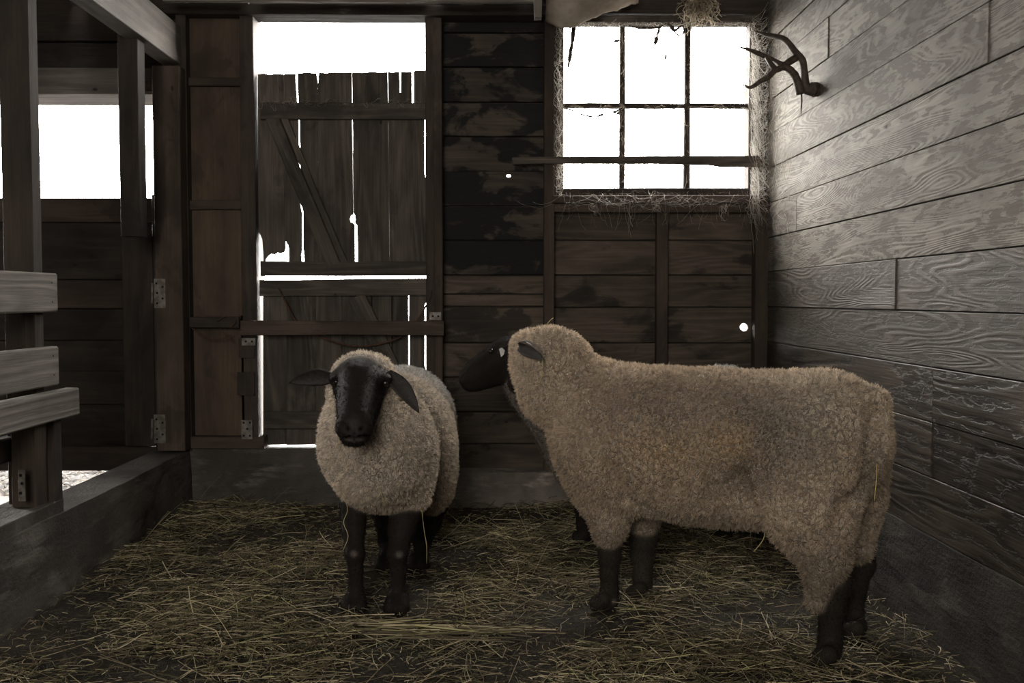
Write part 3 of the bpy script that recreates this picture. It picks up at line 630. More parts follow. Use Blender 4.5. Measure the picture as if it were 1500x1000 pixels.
def surface_nets(body, h):
    lo, hi = body.bounds(); lo[2] = max(lo[2], -.02); n = np.ceil((hi-lo)/h).astype(int)+1
    ax = [lo[i]+h*np.arange(n[i]) for i in range(3)]; V = np.empty(n, np.float32)
    for i in range(n[0]):      # slice by slice keeps memory small
        Y, Z = np.meshgrid(ax[1], ax[2], indexing='ij'); Pt = np.stack([np.full_like(Y, ax[0][i]), Y, Z], -1).astype(np.float32)
        a, b = body.ev(Pt); V[i] = smin(a, b, .016)
    ins = V < 0; ci = ins.astype(np.int8)
    s = sum(ci[i:n[0]-1+i, j:n[1]-1+j, k:n[2]-1+k] for i in (0, 1) for j in (0, 1) for k in (0, 1))
    act = (s > 0) & (s < 8); idx = -np.ones(act.shape, np.int64); cells = np.argwhere(act); idx[act] = np.arange(len(cells))
    acc = np.zeros((len(cells), 3)); cnt = np.zeros(len(cells)); X, Y, Z = cells.T
    for i in (0, 1):
        for j in (0, 1):
            for k in (0, 1):
                for d in range(3):
                    if (i, j, k)[d]: continue
                    o = [i, j, k]; o[d] = 1; va = V[X+i, Y+j, Z+k]; vb = V[X+o[0], Y+o[1], Z+o[2]]; m = (va < 0) != (vb < 0)
                    t = np.where(m, va/(va-vb+1e-12), 0); q = np.array([i, j, k], float)[None].repeat(len(cells), 0); q[:, d] += t; acc += q*m[:, None]; cnt += m
    pts = lo+h*(cells+acc/np.maximum(cnt, 1)[:, None]); quads = []
    for d in range(3):
        e1, e2 = [(1, 2), (2, 0), (0, 1)][d]; sl0 = [slice(None)]*3; sl1 = [slice(None)]*3; sl0[d] = slice(0, -1); sl1[d] = slice(1, None)
        ch = ins[tuple(sl0)] != ins[tuple(sl1)]; fl = ins[tuple(sl0)]
        E = np.argwhere(ch); E = E[(E[:, e1] > 0) & (E[:, e2] > 0) & (E[:, e1] < n[e1]-1) & (E[:, e2] < n[e2]-1)]
        f = fl[tuple(E.T)]; c = []
        for o1, o2 in ((-1, -1), (0, -1), (0, 0), (-1, 0)): q = E.copy(); q[:, e1] += o1; q[:, e2] += o2; c.append(idx[tuple(q.T)])
        c = np.stack(c, 1); c[~f] = c[~f][:, ::-1]; quads.append(c)
    Q = np.concatenate(quads); Q = Q[(Q >= 0).all(1)]; return pts, Q
def grad(body, p, e=.003):
    g = np.zeros_like(p)
    for d in range(3):
        o = np.zeros(3); o[d] = e; a = body.ev((p+o).astype(np.float32)); b = body.ev((p-o).astype(np.float32)); g[:, d] = smin(a[0], a[1], .016)-smin(b[0], b[1], .016)
    l = np.linalg.norm(g, axis=1, keepdims=True); return g/np.maximum(l, 1e-6)
def vnoise(p, sc, seed=0): return np.array([mnoise.noise(Vector((x*sc+seed, y*sc, z*sc))) for x, y, z in p])
def fleece_mat(name, tone, rough=.9):
    s = NT(name); co = s.obj_co(False); a = s.n('ShaderNodeAttribute', attribute_name='Col')

    dn = s.n('ShaderNodeTexNoise'); s.l(co, dn.inputs['Vector']); dn.inputs['Scale'].default_value = 30; dn.inputs['Detail'].default_value = 3
    mx = s.n('ShaderNodeVectorMath', operation='MULTIPLY_ADD'); s.l(dn.outputs['Color'], mx.inputs[0]); mx.inputs[1].default_value = (.045, .045, .045); s.l(s.vmath('MULTIPLY', co, (1, 1, .62)), mx.inputs[2])
    v = s.n('ShaderNodeTexVoronoi', feature='DISTANCE_TO_EDGE'); s.l(mx.outputs[0], v.inputs['Vector']); v.inputs['Scale'].default_value = 42
    v2 = s.n('ShaderNodeTexVoronoi', feature='DISTANCE_TO_EDGE'); s.l(mx.outputs[0], v2.inputs['Vector']); v2.inputs['Scale'].default_value = 130
    e = s.ramp(v.outputs['Distance'], .0, .11); e2 = s.ramp(v2.outputs['Distance'], .0, .25)
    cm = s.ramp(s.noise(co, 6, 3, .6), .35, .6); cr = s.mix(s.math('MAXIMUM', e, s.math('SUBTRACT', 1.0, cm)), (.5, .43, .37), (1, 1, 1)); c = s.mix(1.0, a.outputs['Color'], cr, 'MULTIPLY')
    n = s.noise(co, 160, 3, .7); c = s.mix(s.math('MULTIPLY', s.ramp(n, .3, .7), .25), c, (.25, .2, .15))
    s.bump(s.math('ADD', s.math('MULTIPLY', e, 1.0), s.math('ADD', s.math('MULTIPLY', e2, .35), s.math('MULTIPLY', n, .3))), .9, .008)
    s.b.inputs['Sheen Weight'].default_value = .25; s.b.inputs['Sheen Roughness'].default_value = .5; return s.out(c, rough)
def skin_mat():
    s = NT('short_black_hair'); co = s.obj_co(False); a = s.n('ShaderNodeAttribute', attribute_name='Col'); n = s.noise(s.vmath('MULTIPLY', co, (1, 1, .35)), 220, 3, .7)
    c = s.mix(s.math('MULTIPLY', s.ramp(n, .35, .7), .5), a.outputs['Color'], (.020, .017, .015)); s.bump(n, .5, .003); s.b.inputs['Specular IOR Level'].default_value = .5; s.b.inputs['IOR'].default_value = 1.085; return s.out(c, .45)
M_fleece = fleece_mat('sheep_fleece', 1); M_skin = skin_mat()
M_eye = simple('dark_sheep_eye', (.02, .012, .008), .12, 0, 0, 5, (.012, .008, .006), .6)
M_tag = simple('white_ear_tag', (.5, .5, .48), .5, 0, 0, 5, (.42, .42, .4))
M_earin = simple('ear_rim_hair', (.16, .125, .10), .8, 0, .3, 50, (.09, .07, .055))
M_blackear = simple('black_ear_hair', (.022, .018, .016), .65, 0, .4, 90, (.012, .010, .009))
BLACK = np.array([.017, .0145, .0135])
def build_sheep(body, base, label, h, colfn, nf, flen, lump=.006):
    pts, Q = surface_nets(body, h)
    for _ in range(2):          # project on to the surface
        a, b = body.ev(pts.astype(np.float32)); d = smin(a, b, .016); g = grad(body, pts); pts = pts-g*np.clip(d, -h, h)[:, None]
    a, b = body.ev(pts.astype(np.float32)); wool = 1/(1+np.exp(-(b-a+.002)/.003)); g = grad(body, pts)
    nz = vnoise(pts, 7, 1)*.9+vnoise(pts, 16, 5)*.6+vnoise(pts, 38, 9)*.45; pts = pts+g*(nz*lump*wool)[:, None]
    nz = vnoise(pts, 60, 9)*.0012; pts = pts+g*(nz*(1-wool))[:, None]
    col = colfn(pts, wool)
    c = np.array(base); me = np_mesh('sheep', pts-c, Q)
    ca = me.color_attributes.new('Col', 'FLOAT_COLOR', 'POINT'); c4 = np.ones((len(pts), 4), np.float32); c4[:, :3] = col; ca.data.foreach_set('color', c4.ravel())
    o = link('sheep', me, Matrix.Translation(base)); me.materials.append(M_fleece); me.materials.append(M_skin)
    fw = wool[Q].mean(1); me.polygons.foreach_set('material_index', (fw < .5).astype(np.int32)); me.update(); tag(o, label, 'sheep')
    # ---- fibres
    A, B, C_, D_ = (pts[Q[:, i]] for i in range(4)); ar = np.linalg.norm(np.cross(C_-A, D_-B), axis=1)*.5
    def fibres(wt, nf, flen, rad, name, tintmul, droop, lockn, curl=1.0):
        pr = ar*wt; pr /= pr.sum(); f = rng.choice(len(Q), nf, p=pr); r1, r2 = rng.random((2, nf, 1))
        root = (A[f]*(1-r1)+B[f]*r1)*(1-r2)+(D_[f]*(1-r1)+C_[f]*r1)*r2; nr = g[Q[f, 0]]; tc = col[Q[f, 0]]
        kd = KDTree(nf//lockn); ii = rng.choice(nf, nf//lockn, replace=False)
        for k, i in enumerate(ii): kd.insert(root[i], k)
        kd.balance(); near = np.array([kd.find(r)[1] for r in root]); lc = root[ii][near]; ln = rng.random(len(ii))[near]
        ldir = rng.normal(0, .28, (len(ii), 3))[near]; dirn = nr+ldir+np.array([0, 0, -droop])+rng.normal(0, .18, (nf, 3)); dirn /= np.linalg.norm(dirn, axis=1, keepdims=True)
        K = 4; pos = np.zeros((nf, K, 3), np.float32); L = flen*rng.uniform(.6, 1.1, (nf, 1))*(.75+.5*ln[:, None])
        for k in range(K):
            t = k/(K-1); pos[:, k] = root-nr*.002+dirn*L*t+(lc-root)*(.62*t*t)+rng.normal(0, .0016*t*curl, (nf, 3))
        rr = np.linspace(rad, rad*.35, K)[None].repeat(nf, 0)*rng.uniform(.7, 1.2, (nf, 1))
        tint = tc*tintmul*rng.uniform(.7, 1.25, (nf, 1))*(.62+.7*ln[:, None])
        q = curves_obj(name, pos, rr, M_fibre if name == 'fleece' else M_hair, o, tint, tuple(base)); q['kind'] = 'stuff'; return q
    fibres(np.clip((fw-.5)*2, 0, 1), nf, flen, .00065, 'fleece', 1.15, .35, 8)
    fibres(np.clip((.5-fw)*2, 0, 1)+1e-9, nf//5, .007, .0005, 'short_hair', .8, .8, 6, .5)
    return o
def ear(parent, base, tip, width, nrm, mat, cup=.35, thick=.006, bend=(0, 0, 0), rim=None, prof=None):
    base, tip = Vector(base), Vector(tip); x = (tip-base); L = x.length; x.normalize(); n = Vector(nrm); n = (n-x*n.dot(x)).normalized(); y = n.cross(x); nu, nv = 12, 8; V = []
    prof = prof or [(0, .45), (.12, .72), (.3, 1), (.5, .98), (.7, .74), (.87, .4), (1, .04)]
    for side in (1, -1):
        for i in range(nu+1):
            t = i/nu; wv = width*.5*np.interp(t, [p[0] for p in prof], [p[1] for p in prof]); bd = Vector(bend)*(4*t*(1-t))
            for j in range(nv+1):
                s = -1+2*j/nv; z = cup*wv*(s*s-.4)+side*thick*.5*(1-abs(s)**3*.8)*(1-.6*t); V.append(base+x*(L*t)+y*(wv*s)+n*z+bd)
    m = (nu+1)*(nv+1); F = []
    for i in range(nu):
        for j in range(nv):
            a = i*(nv+1)+j; F.append((a, a+1, a+nv+2, a+nv+1)); F.append((m+a, m+a+nv+1, m+a+nv+2, m+a+1))
    for i in range(nu): a = i*(nv+1); F.append((a, a+nv+1, m+a+nv+1, m+a)); b = a+nv; F.append((b, m+b, m+b+nv+1, b+nv+1))
    for j in range(nv): a = j; F.append((a, m+a, m+a+1, a+1)); b = nu*(nv+1)+j; F.append((b, b+1, m+b+1, m+b))
    M = Matrix.Translation(base); e = link('ear', mesh('ear', [v-base for v in V], F, True), M, parent, mat); return e
def ball(name, c, r, mat, parent, sc=(1, 1, 1)):
    bm = bmesh.new(); bmesh.ops.create_icosphere(bm, subdivisions=2, radius=r); 
    for v in bm.verts: v.co = Vector((v.co.x*sc[0], v.co.y*sc[1], v.co.z*sc[2]))
    me = bpy.data.meshes.new(name); bm.to_mesh(me); bm.free(); me.polygons.foreach_set('use_smooth', [True]*len(me.polygons)); return link(name, me, Matrix.Translation(c), parent, mat)
def leg(B, pts, rads, g='s', k=.015):
    for i in range(len(pts)-1): B.c(g, pts[i], pts[i+1], rads[i], rads[i+1], k)
def hoof(B, p, fwd, r=.021):
    f = Vector(fwd).normalized(); s = Vector((-f.y, f.x, 0)); p = Vector(p)
    for q in (-1, 1): B.c('s', p+s*(q*.015)+Vector((0, 0, .038)), p+s*(q*.018)+f*.026+Vector((0, 0, .020)), r*.95, r, .008)
# ---------------- sheep facing the viewer
Bc = Body(); w = 'w'; s_ = 's'
Bc.e(w, P(553, 650, 3.10), (.190, .17, .190), k=.05); Bc.e(w, P(564, 686, 3.14), (.160, .16, .142), k=.05)
Bc.e(w, P(573, 637, 3.38), (.222, .24, .218), k=.06); Bc.e(w, P(589, 618, 3.68), (.205, .24, .215), k=.08); Bc.e(w, P(585, 672, 3.5), (.20, .3, .18), k=.08)
Bc.c(w, P(543, 610, 3.06), P(533, 572, 2.99), .150, .108, .05); Bc.c(w, P(532, 560, 2.97), P(540, 562, 2.97), .085, .085, .04)
Bc.e(w, P(531, 539, 2.92), (.082, .07, .042), k=.02); Bc.c(w, P(548, 635, 2.97), P(556, 678, 3.0), .11, .11, .05)
Bc.e(w, P(632, 700, 3.5), (.085, .13, .13), k=.05); Bc.e(w, P(560, 700, 3.5), (.08, .12, .12), k=.05)
Bc.c(w, P(606, 715, 3.12), P(612, 728, 3.12), .055, .04, .04)
hd = P(528, 556, 2.89)
Bc.e(s_, P(528, 560, 2.885), (.083, .085, .078), k=.02)
Bc.c(s_, P(526, 566, 2.86), P(519, 622, 2.715), .068, .047, .02); Bc.c(s_, P(530, 590, 2.90), P(520, 634, 2.745), .060, .036, .02)
Bc.e(s_, P(518.5, 630, 2.700), (.049, .040, .036), k=.015); Bc.e(s_, P(519, 644, 2.715), (.036, .032, .020), k=.010)
Bc.c(s_, P(527, 560, 2.815), P(520, 610, 2.70), .036, .026, .05)
for eu, ev in ((494, 553), (563, 555)): Bc.e(s_, P(eu, ev, 2.86), (.024, .036, .018), k=.018)
for q in (-1, 1):
    nu_ = 519+q*11; Bc.cut(P(nu_, 630, 2.650), P(nu_+q*5, 621, 2.668), .009, .006, .005)
    Bc.cut(P(519+q*2, 641, 2.655), P(519+q*22, 638, 2.700), .0055, .0055, .004)
Bc.cut(P(519, 630, 2.652), P(519, 641, 2.652), .0045, .0045, .004)
for eu, ev in ((492, 560), (565, 562)): Bc.cut(P(eu, ev, 2.825), P(eu, ev+1, 2.83), .010, .010, .008)
fw = (0, -1, 0)
leg(Bc, [P(519, 733, 3.13), P(518, 775, 3.09), P(520, 812, 3.05), P(521, 835, 3.05), P(521, 868, 3.05), P(519, 885, 3.03)], [.048, .036, .029, .022, .024, .030]); hoof(Bc, (P(517, 900, 3.0).x, PZ(517, 899, .0).y+.03, 0), fw, .023)
leg(Bc, [P(597, 735, 3.14), P(588, 775, 3.10), P(582, 812, 3.05), P(583, 835, 3.05), P(583, 868, 3.05), P(582, 885, 3.03)], [.062, .042, .031, .0235, .0255, .032]); hoof(Bc, (P(581, 901, 3.0).x, PZ(581, 900, 0).y+.03, 0), fw, .024)
leg(Bc, [P(566, 735, 3.6), P(570, 765, 3.58), P(567, 790, 3.62), P(566, 815, 3.58), P(566, 828, 3.56)], [.075, .05, .033, .025, .028]); hoof(Bc, (P(566, 837, 3.5).x, PZ(566, 837, 0).y+.03, 0), fw, .024)
leg(Bc, [P(630, 720, 3.58), P(626, 765, 3.58), P(619, 790, 3.62), P(616, 815, 3.57), P(613, 828, 3.55)], [.09, .05, .034, .026, .03]); hoof(Bc, (P(612, 839, 3.5).x, PZ(612, 837, 0).y+.03, 0), fw, .025)
def colB(p, wl):
    n = vnoise(p, 5, 3)[:, None]; n2 = vnoise(p, 24, 8)[:, None]
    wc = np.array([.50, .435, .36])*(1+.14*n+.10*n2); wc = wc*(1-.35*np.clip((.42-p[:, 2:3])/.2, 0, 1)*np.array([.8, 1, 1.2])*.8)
    back = np.clip((p[:, 1:2]-3.45)/.25, 0, 1)*np.clip((p[:, 2:3]-.5)/.15, 0, 1); wc = wc*(1-back)+back*np.array([.44, .43, .42])
    sc = np.tile(BLACK, (len(p), 1))
    for c in (P(518, 811, 3.02), P(585, 812, 3.02)): m = np.exp(-(np.linalg.norm((p-np.array(c))*[1, .5, 1.1], axis=1)/.0115)**4)[:, None]; sc = sc*(1-m)+m*np.array([.10, .088, .076])
    lip = np.exp(-(np.linalg.norm((p-np.array(P(519, 645, 2.67)))*[.45, .5, 2.4], axis=1)/.014)**4)[:, None]; sc = sc*(1-.7*lip)+.7*lip*np.array([.10, .09, .085])
    def spot(u, v, Y, r_, c, k):
        nonlocal sc; m = np.exp(-(np.linalg.norm((p-np.array(P(u, v, Y)))*[1, .4, 1], axis=1)/r_)**3)[:, None]*k; sc = sc*(1-m)+m*np.array(c)
    spot(519, 627, 2.66, .026, (.045, .040, .038), .8); spot(510, 628, 2.66, .0085, (.002, .002, .002), 1); spot(528, 628, 2.66, .0085, (.002, .002, .002), 1)
    for u in (519,): spot(u, 634, 2.66, .005, (.002, .002, .002), 1)
    for u in (504, 512, 519, 526, 534): spot(u, 640-abs(u-519)*.25, 2.67, .0045, (.002, .002, .002), .9)
    for u, v in ((494, 560), (562, 562)): spot(u, v, 2.83, .016, (.004, .004, .004), .8)
    return wc*wl[:, None]+sc*(1-wl[:, None])
bB = (P(550, 860, 3.25).x, 3.27, 0)
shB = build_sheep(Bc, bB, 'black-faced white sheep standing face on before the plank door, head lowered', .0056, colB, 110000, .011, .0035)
ear(shB, P(491, 553, 2.89), P(423, 561, 2.90), .056, (0.05, -1, -.25), M_blackear, .35, .009, (0, 0, .010))
ear(shB, P(568, 545, 2.88), P(614, 605, 2.84), .050, (.35, -1, 0), M_blackear, .35, .009, (.005, -.01, .005))
for eu, ev in ((492.5, 559), (564.5, 561)): ball('eye', P(eu, ev, 2.842), .0115, M_eye, shB)
bt_ = ball('ear_tag', P(588.5, 584.5, 2.842), .008, simple('yellow_ear_tag', (.22, .16, .04), .6, 0, 0, 60, (.05, .04, .02)), shB, (1, .4, .8)); bt_['label'] = 'small yellow metal ear tag'
# ---------------- big sheep on the right, head turned away
A_ = Body()
A_.e(w, P(906, 649, 3.10), (.205, .21, .228), k=.08); A_.e(w, P(884, 621, 3.15), (.150, .18, .185), k=.06)
hx = Vector((-.81, .585, 0)); sx_ = Vector((.585, .81, 0)); AX = [[hx.x, sx_.x, 0], [hx.y, sx_.y, 0], [0, 0, 1]]
A_.e(w, P(950, 642, 3.04), (.24, .23, .213), AX, .1); A_.e(w, P(1020, 648, 2.96), (.25, .24, .219), AX, .1); A_.e(w, P(1100, 654, 2.86), (.24, .24, .214), AX, .1)
A_.e(w, P(1175, 652, 2.76), (.21, .215, .204), AX, .1); A_.e(w, P(1216, 640, 2.71), (.150, .19, .175), AX, .08)
A_.c(w, P(1020, 678, 2.94), P(1090, 688, 2.85), .160, .155, .08)
A_.c(w, P(858, 590, 3.17), P(822, 550, 3.2), .145, .125, .06); A_.e(w, P(806, 526, 3.2), (.118, .115, .108), k=.05)
A_.c(w, P(790, 530, 3.2), P(800, 580, 3.19), .08, .085, .05); A_.e(w, P(772, 512, 3.24), (.055, .08, .062), k=.03); A_.c(w, P(772, 540, 3.21), P(800, 585, 3.18), .045, .055, .04)
A_.c(w, P(855, 645, 3.12), P(880, 715, 3.10), .085, .080, .06); A_.c(w, P(880, 700, 3.06), P(893, 765, 3.03), .095, .058, .04); A_.c(w, P(893, 765, 3.03), P(892, 784, 3.04), .052, .040, .03)
A_.c(w, P(945, 740, 3.2), P(943, 765, 3.2), .07, .05, .03)
# thighs
A_.e(w, P(1185, 715, 2.62), (.135, .12, .19), k=.06); A_.c(w, P(1185, 750, 2.60), P(1208, 820, 2.59), .115, .062, .05); A_.c(w, P(1208, 820, 2.59), P(1196, 880, 2.60), .058, .028, .03)
A_.e(w, P(1235, 700, 2.80), (.12, .12, .17), k=.06); A_.c(w, P(1243, 740, 2.82), P(1254, 800, 2.80), .10, .05, .04)
A_.c(w, P(1279, 590, 2.64), P(1284, 650, 2.60), .045, .038, .03); A_.c(w, P(1284, 650, 2.60), P(1276, 700, 2.60), .038, .020, .02)
for gp_ in ([(893, 690), (900, 712), (915, 732), (938, 745), (962, 751)], [(1284, 605), (1281, 630), (1277, 660), (1268, 705), (1258, 740)], [(1112, 762), (1098, 742), (1088, 722), (1082, 700)], [(1228, 770), (1240, 740), (1258, 715)]): A_.groove(gp_)
for u_, v0_, v1_ in ((1000, 715, 750), (1030, 700, 745), (1052, 712, 758), (975, 705, 735), (1068, 705, 745)): A_.groove([(u_, v0_), (u_+4, (v0_+v1_)/2), (u_+1, v1_)], .014, .014, .002)
# head turned away behind the poll
A_.c(s_, P(788, 528, 3.30), P(762, 560, 3.46), .075, .045, .02)
# (the added shade board over the gate comes last)
fa = (-.81, .585, 0)
leg(A_, [P(893, 775, 3.05), P(893, 815, 3.05), P(892, 838, 3.05), P(893, 866, 3.06), P(891, 880, 3.05)], [.045, .034, .027, .027, .032]); hoof(A_, (P(888, 893, 3.05).x, PZ(888, 895, 0).y+.02, 0), fa, .024)
leg(A_, [P(944, 755, 3.22), P(942, 790, 3.2), P(941, 815, 3.2), P(941, 845, 3.18), P(942, 865, 3.17)], [.062, .044, .036, .030, .032]); hoof(A_, (P(940, 878, 3.15).x, PZ(940, 880, 0).y+.02, 0), fa, .024)
leg(A_, [P(1213, 800, 2.62), P(1221, 850, 2.60), P(1217, 885, 2.60), P(1217, 930, 2.60), P(1215, 952, 2.59)], [.05, .046, .036, .031, .034]); hoof(A_, (P(1211, 975, 2.58).x, PZ(1211, 980, 0).y+.02, 0), fa, .025)
leg(A_, [P(1254, 790, 2.82), P(1262, 825, 2.84), P(1252, 860, 2.82), P(1250, 900, 2.81), P(1251, 920, 2.80)], [.045, .038, .032, .028, .031]); hoof(A_, (P(1248, 938, 2.8).x, PZ(1248, 940, 0).y+.02, 0), fa, .024)
def blob(p, u, v, Y, ru, rv): c = P(u, v, Y); q = (p-np.array(c))/np.array([ru, .25, rv]); return np.exp(-(q**2).sum(1))[:, None]
def colA(p, wl):
    n = vnoise(p, 5, 3)[:, None]; n2 = vnoise(p, 24, 8)[:, None]; wc = np.array([.485, .395, .30])*(1+.18*n+.12*n2)
    def m_(wc, b, c, k): return wc*(1-b*k)+b*k*np.array(c)
    wc = m_(wc, blob(p, 960, 590, 2.85, .36, .13), (.21, .155, .11), .75); wc = m_(wc, blob(p, 1135, 622, 2.65, .17, .12), (.13, .10, .075), .85); wc = m_(wc, blob(p, 1085, 675, 2.65, .12, .10), (.16, .125, .095), .7)
    wc = m_(wc, blob(p, 1060, 640, 2.75, .06, .05), (.46, .32, .18), .8); wc = m_(wc, blob(p, 975, 655, 2.8, .13, .06), (.42, .30, .18), .8); wc = m_(wc, blob(p, 1225, 850, 2.55, .1, .09), (.2, .16, .125), .5)
    wc = m_(wc, blob(p, 1290, 700, 2.5, .05, .10), (.12, .095, .075), .8); wc = m_(wc, blob(p, 1232, 590, 2.55, .12, .10), (.53, .46, .37), .8); wc = m_(wc, blob(p, 770, 555, 3.2, .05, .08), (.45, .38, .30), .5)
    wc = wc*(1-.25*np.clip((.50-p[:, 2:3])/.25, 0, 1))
    sc = np.tile(np.array([.030, .026, .022]), (len(p), 1)); b = np.clip((p[:, 2:3]-.02)/.03, 0, 1)*0+1
    sc = sc*(1+.5*n)
    for c in (P(903, 884, 3.0), P(949, 874, 3.12), P(1226, 975, 2.55)): m = np.exp(-(np.linalg.norm((p-np.array(c))*[1, .5, 1], axis=1)/.014)**4)[:, None]; sc = sc*(1-m)+m*np.array([.18, .16, .14])
    return wc*wl[:, None]+sc*(1-wl[:, None])
bA = (P(1060, 900, 2.9).x, 2.9, 0)
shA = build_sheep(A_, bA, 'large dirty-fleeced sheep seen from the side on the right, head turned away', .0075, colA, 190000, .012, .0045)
ys1 = A_.surf(764, 506).y; ys2 = A_.surf(794, 525).y
e1 = ear(shA, P(760, 507, ys1-.03), P(797, 527, ys2-.05), .052, (-.1, -1, -.45), M_blackear, .9, .008, (0, 0, .012)); 
e2 = ear(shA, P(761, 501, ys1-.04), P(797, 521, ys2-.058), .022, (-.1, -.6, 1), M_earin, .3, .008, (0, 0, .014)); e2.name = 'ear_rim'; e2['label'] = 'pale hairy rim of the ear'
# ---------------- third sheep behind
C3 = Body(); Y3 = 3.93
C3.e(w, P(862, 640, Y3), (.16, .18, .20), k=.08); C3.e(w, P(900, 655, Y3), (.20, .2, .19), k=.1); C3.e(w, P(980, 660, Y3), (.22, .21, .19), k=.1); C3.e(w, P(1056, 612, Y3), (.205, .20, .218), k=.1)
C3.c(w, P(850, 620, Y3), P(800, 565, Y3-.02), .13, .105, .06); C3.c(w, P(800, 565, Y3-.02), P(778, 538, Y3-.02), .10, .07, .04); C3.c(w, P(764, 560, Y3-.02), P(838, 650, Y3-.02), .078, .120, .04); C3.c(w, P(832, 645, Y3), P(852, 690, Y3), .10, .10, .05)
C3.e(s_, P(748, 517, Y3-.02), (.080, .065, .068), k=.03); C3.c(s_, P(738, 520, Y3-.04), P(701, 543, Y3-.08), .066, .056, .03); C3.c(s_, P(750, 540, Y3-.02), P(700, 560, Y3-.08), .055, .035, .03)
C3.e(s_, P(689, 553, Y3-.09), (.048, .04, .046), k=.02); C3.e(s_, P(690, 566, Y3-.085), (.034, .03, .020), k=.012); C3.c(s_, P(768, 535, Y3-.02), P(775, 560, Y3-.01), .075, .075, .04)
C3.cut(P(677, 553, Y3-.125), P(675, 551, Y3-.12), .007, .006, .006); C3.cut(P(674, 563, Y3-.12), P(700, 566, Y3-.13), .004, .003, .005)
leg(C3, [P(858, 730, Y3-.06), P(857, 765, Y3-.05), P(856, 785, Y3-.05)], [.055, .034, .03]); hoof(C3, (P(854, 798, Y3).x, Y3-.05, 0), (-1, 0, 0), .024)
leg(C3, [P(884, 725, Y3+.08), P(884, 775, Y3+.08), P(883, 790, Y3+.06)], [.055, .032, .028]); hoof(C3, (P(881, 790, Y3).x, Y3+.08, 0), (-1, 0, 0), .024)
leg(C3, [P(1064, 710, Y3-.06), P(1070, 755, Y3-.06), P(1060, 785, Y3-.05)], [.10, .045, .03]); hoof(C3, (P(1058, 795, Y3).x, Y3-.06, 0), (-1, 0, 0), .024)
leg(C3, [P(1085, 705, Y3+.08), P(1105, 755, Y3+.08), P(1104, 780, Y3+.07)], [.10, .045, .03]); hoof(C3, (P(1102, 790, Y3).x, Y3+.08, 0), (-1, 0, 0), .024)
def colC(p, wl):
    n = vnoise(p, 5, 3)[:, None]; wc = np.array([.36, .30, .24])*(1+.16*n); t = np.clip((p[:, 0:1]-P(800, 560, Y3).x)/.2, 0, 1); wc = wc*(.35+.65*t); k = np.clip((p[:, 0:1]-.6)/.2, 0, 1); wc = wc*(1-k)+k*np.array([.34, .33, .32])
    return wc*wl[:, None]+BLACK*1.0*(1-wl[:, None])
bC = (P(980, 800, Y3).x, Y3, 0)
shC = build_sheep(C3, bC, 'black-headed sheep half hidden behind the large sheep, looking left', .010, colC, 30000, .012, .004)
ear(shC, P(750, 505, Y3-.09), P(728, 517, Y3-.11), .052, (-.3, -1, .1), M_blackear, .5, .009)
ball('eye', P(719, 514, Y3-.105), .011, M_eye, shC)
et = slab('ear_tag', [(731, 511), (735, 509), (739.5, 513), (738, 519), (734, 523), (732.5, 517)], Y3-.145, .003, M_tag, shC); et['label'] = 'white plastic ear tag'
# ================================================================== STRAW
def straw_mesh(name, N, samp, mat, label, cat, rlo=.0005, rhi=.0015, kind='stuff'):
    K = 4; pos = np.zeros((N, K, 3)); 
    c, L, yaw, pitch, bend = samp(N); d = np.stack([np.cos(yaw)*np.cos(pitch), np.sin(yaw)*np.cos(pitch), np.sin(pitch)], 1); sd = np.stack([-np.sin(yaw), np.cos(yaw), np.zeros(N)], 1)
    for k in range(K): t = k/(K-1)-.5; pos[:, k] = c+d*(L*t)[:, None]+sd*(bend*(t*t*4))[:, None]+np.array([0, 0, 1])*(-np.abs(bend)*.5*t*t*4)[:, None]
    pos[..., 2] = np.maximum(pos[..., 2], .002)
    r = rng.uniform(rlo, rhi, N); up = np.cross(d, sd); offs = [sd, -.5*sd+.87*up, -.5*sd-.87*up]
    V = np.stack([pos+(o*r[:, None])[:, None] for o in offs], 2).reshape(N, K*3, 3)
    f = []
    for k in range(K-1):
        for j in range(3): q = (j+1) % 3; f.append((k*3+j, k*3+q, k*3+3+q, k*3+3+j))
    F = (np.array(f)[None]+(np.arange(N)*K*3)[:, None, None]).reshape(-1, 4); me = np_mesh(name, V.reshape(-1, 3), F, False)
    tone = rng.random(N)[:, None]**1.9; ca = np.array([.055, .044, .026])*(1-tone)+np.array([.55, .465, .30])*tone; dk = (rng.random(N) < .40)[:, None]; ca = np.where(dk, ca*.36, ca); gr = (rng.random(N) < .25)[:, None]; ca = np.where(gr, ca*np.array([.88, .98, .75]), ca); lt = (rng.random(N) < .03)[:, None]; ca = np.where(lt, np.array([.5, .44, .3]), ca)
    at = me.color_attributes.new('tint', 'FLOAT_COLOR', 'POINT'); c4 = np.ones((N, K*3, 4), np.float32); c4[..., :3] = ca[:, None]; at.data.foreach_set('color', c4.ravel())
    o = link(name, me, None, None, mat); tag(o, label, cat, kind); return o
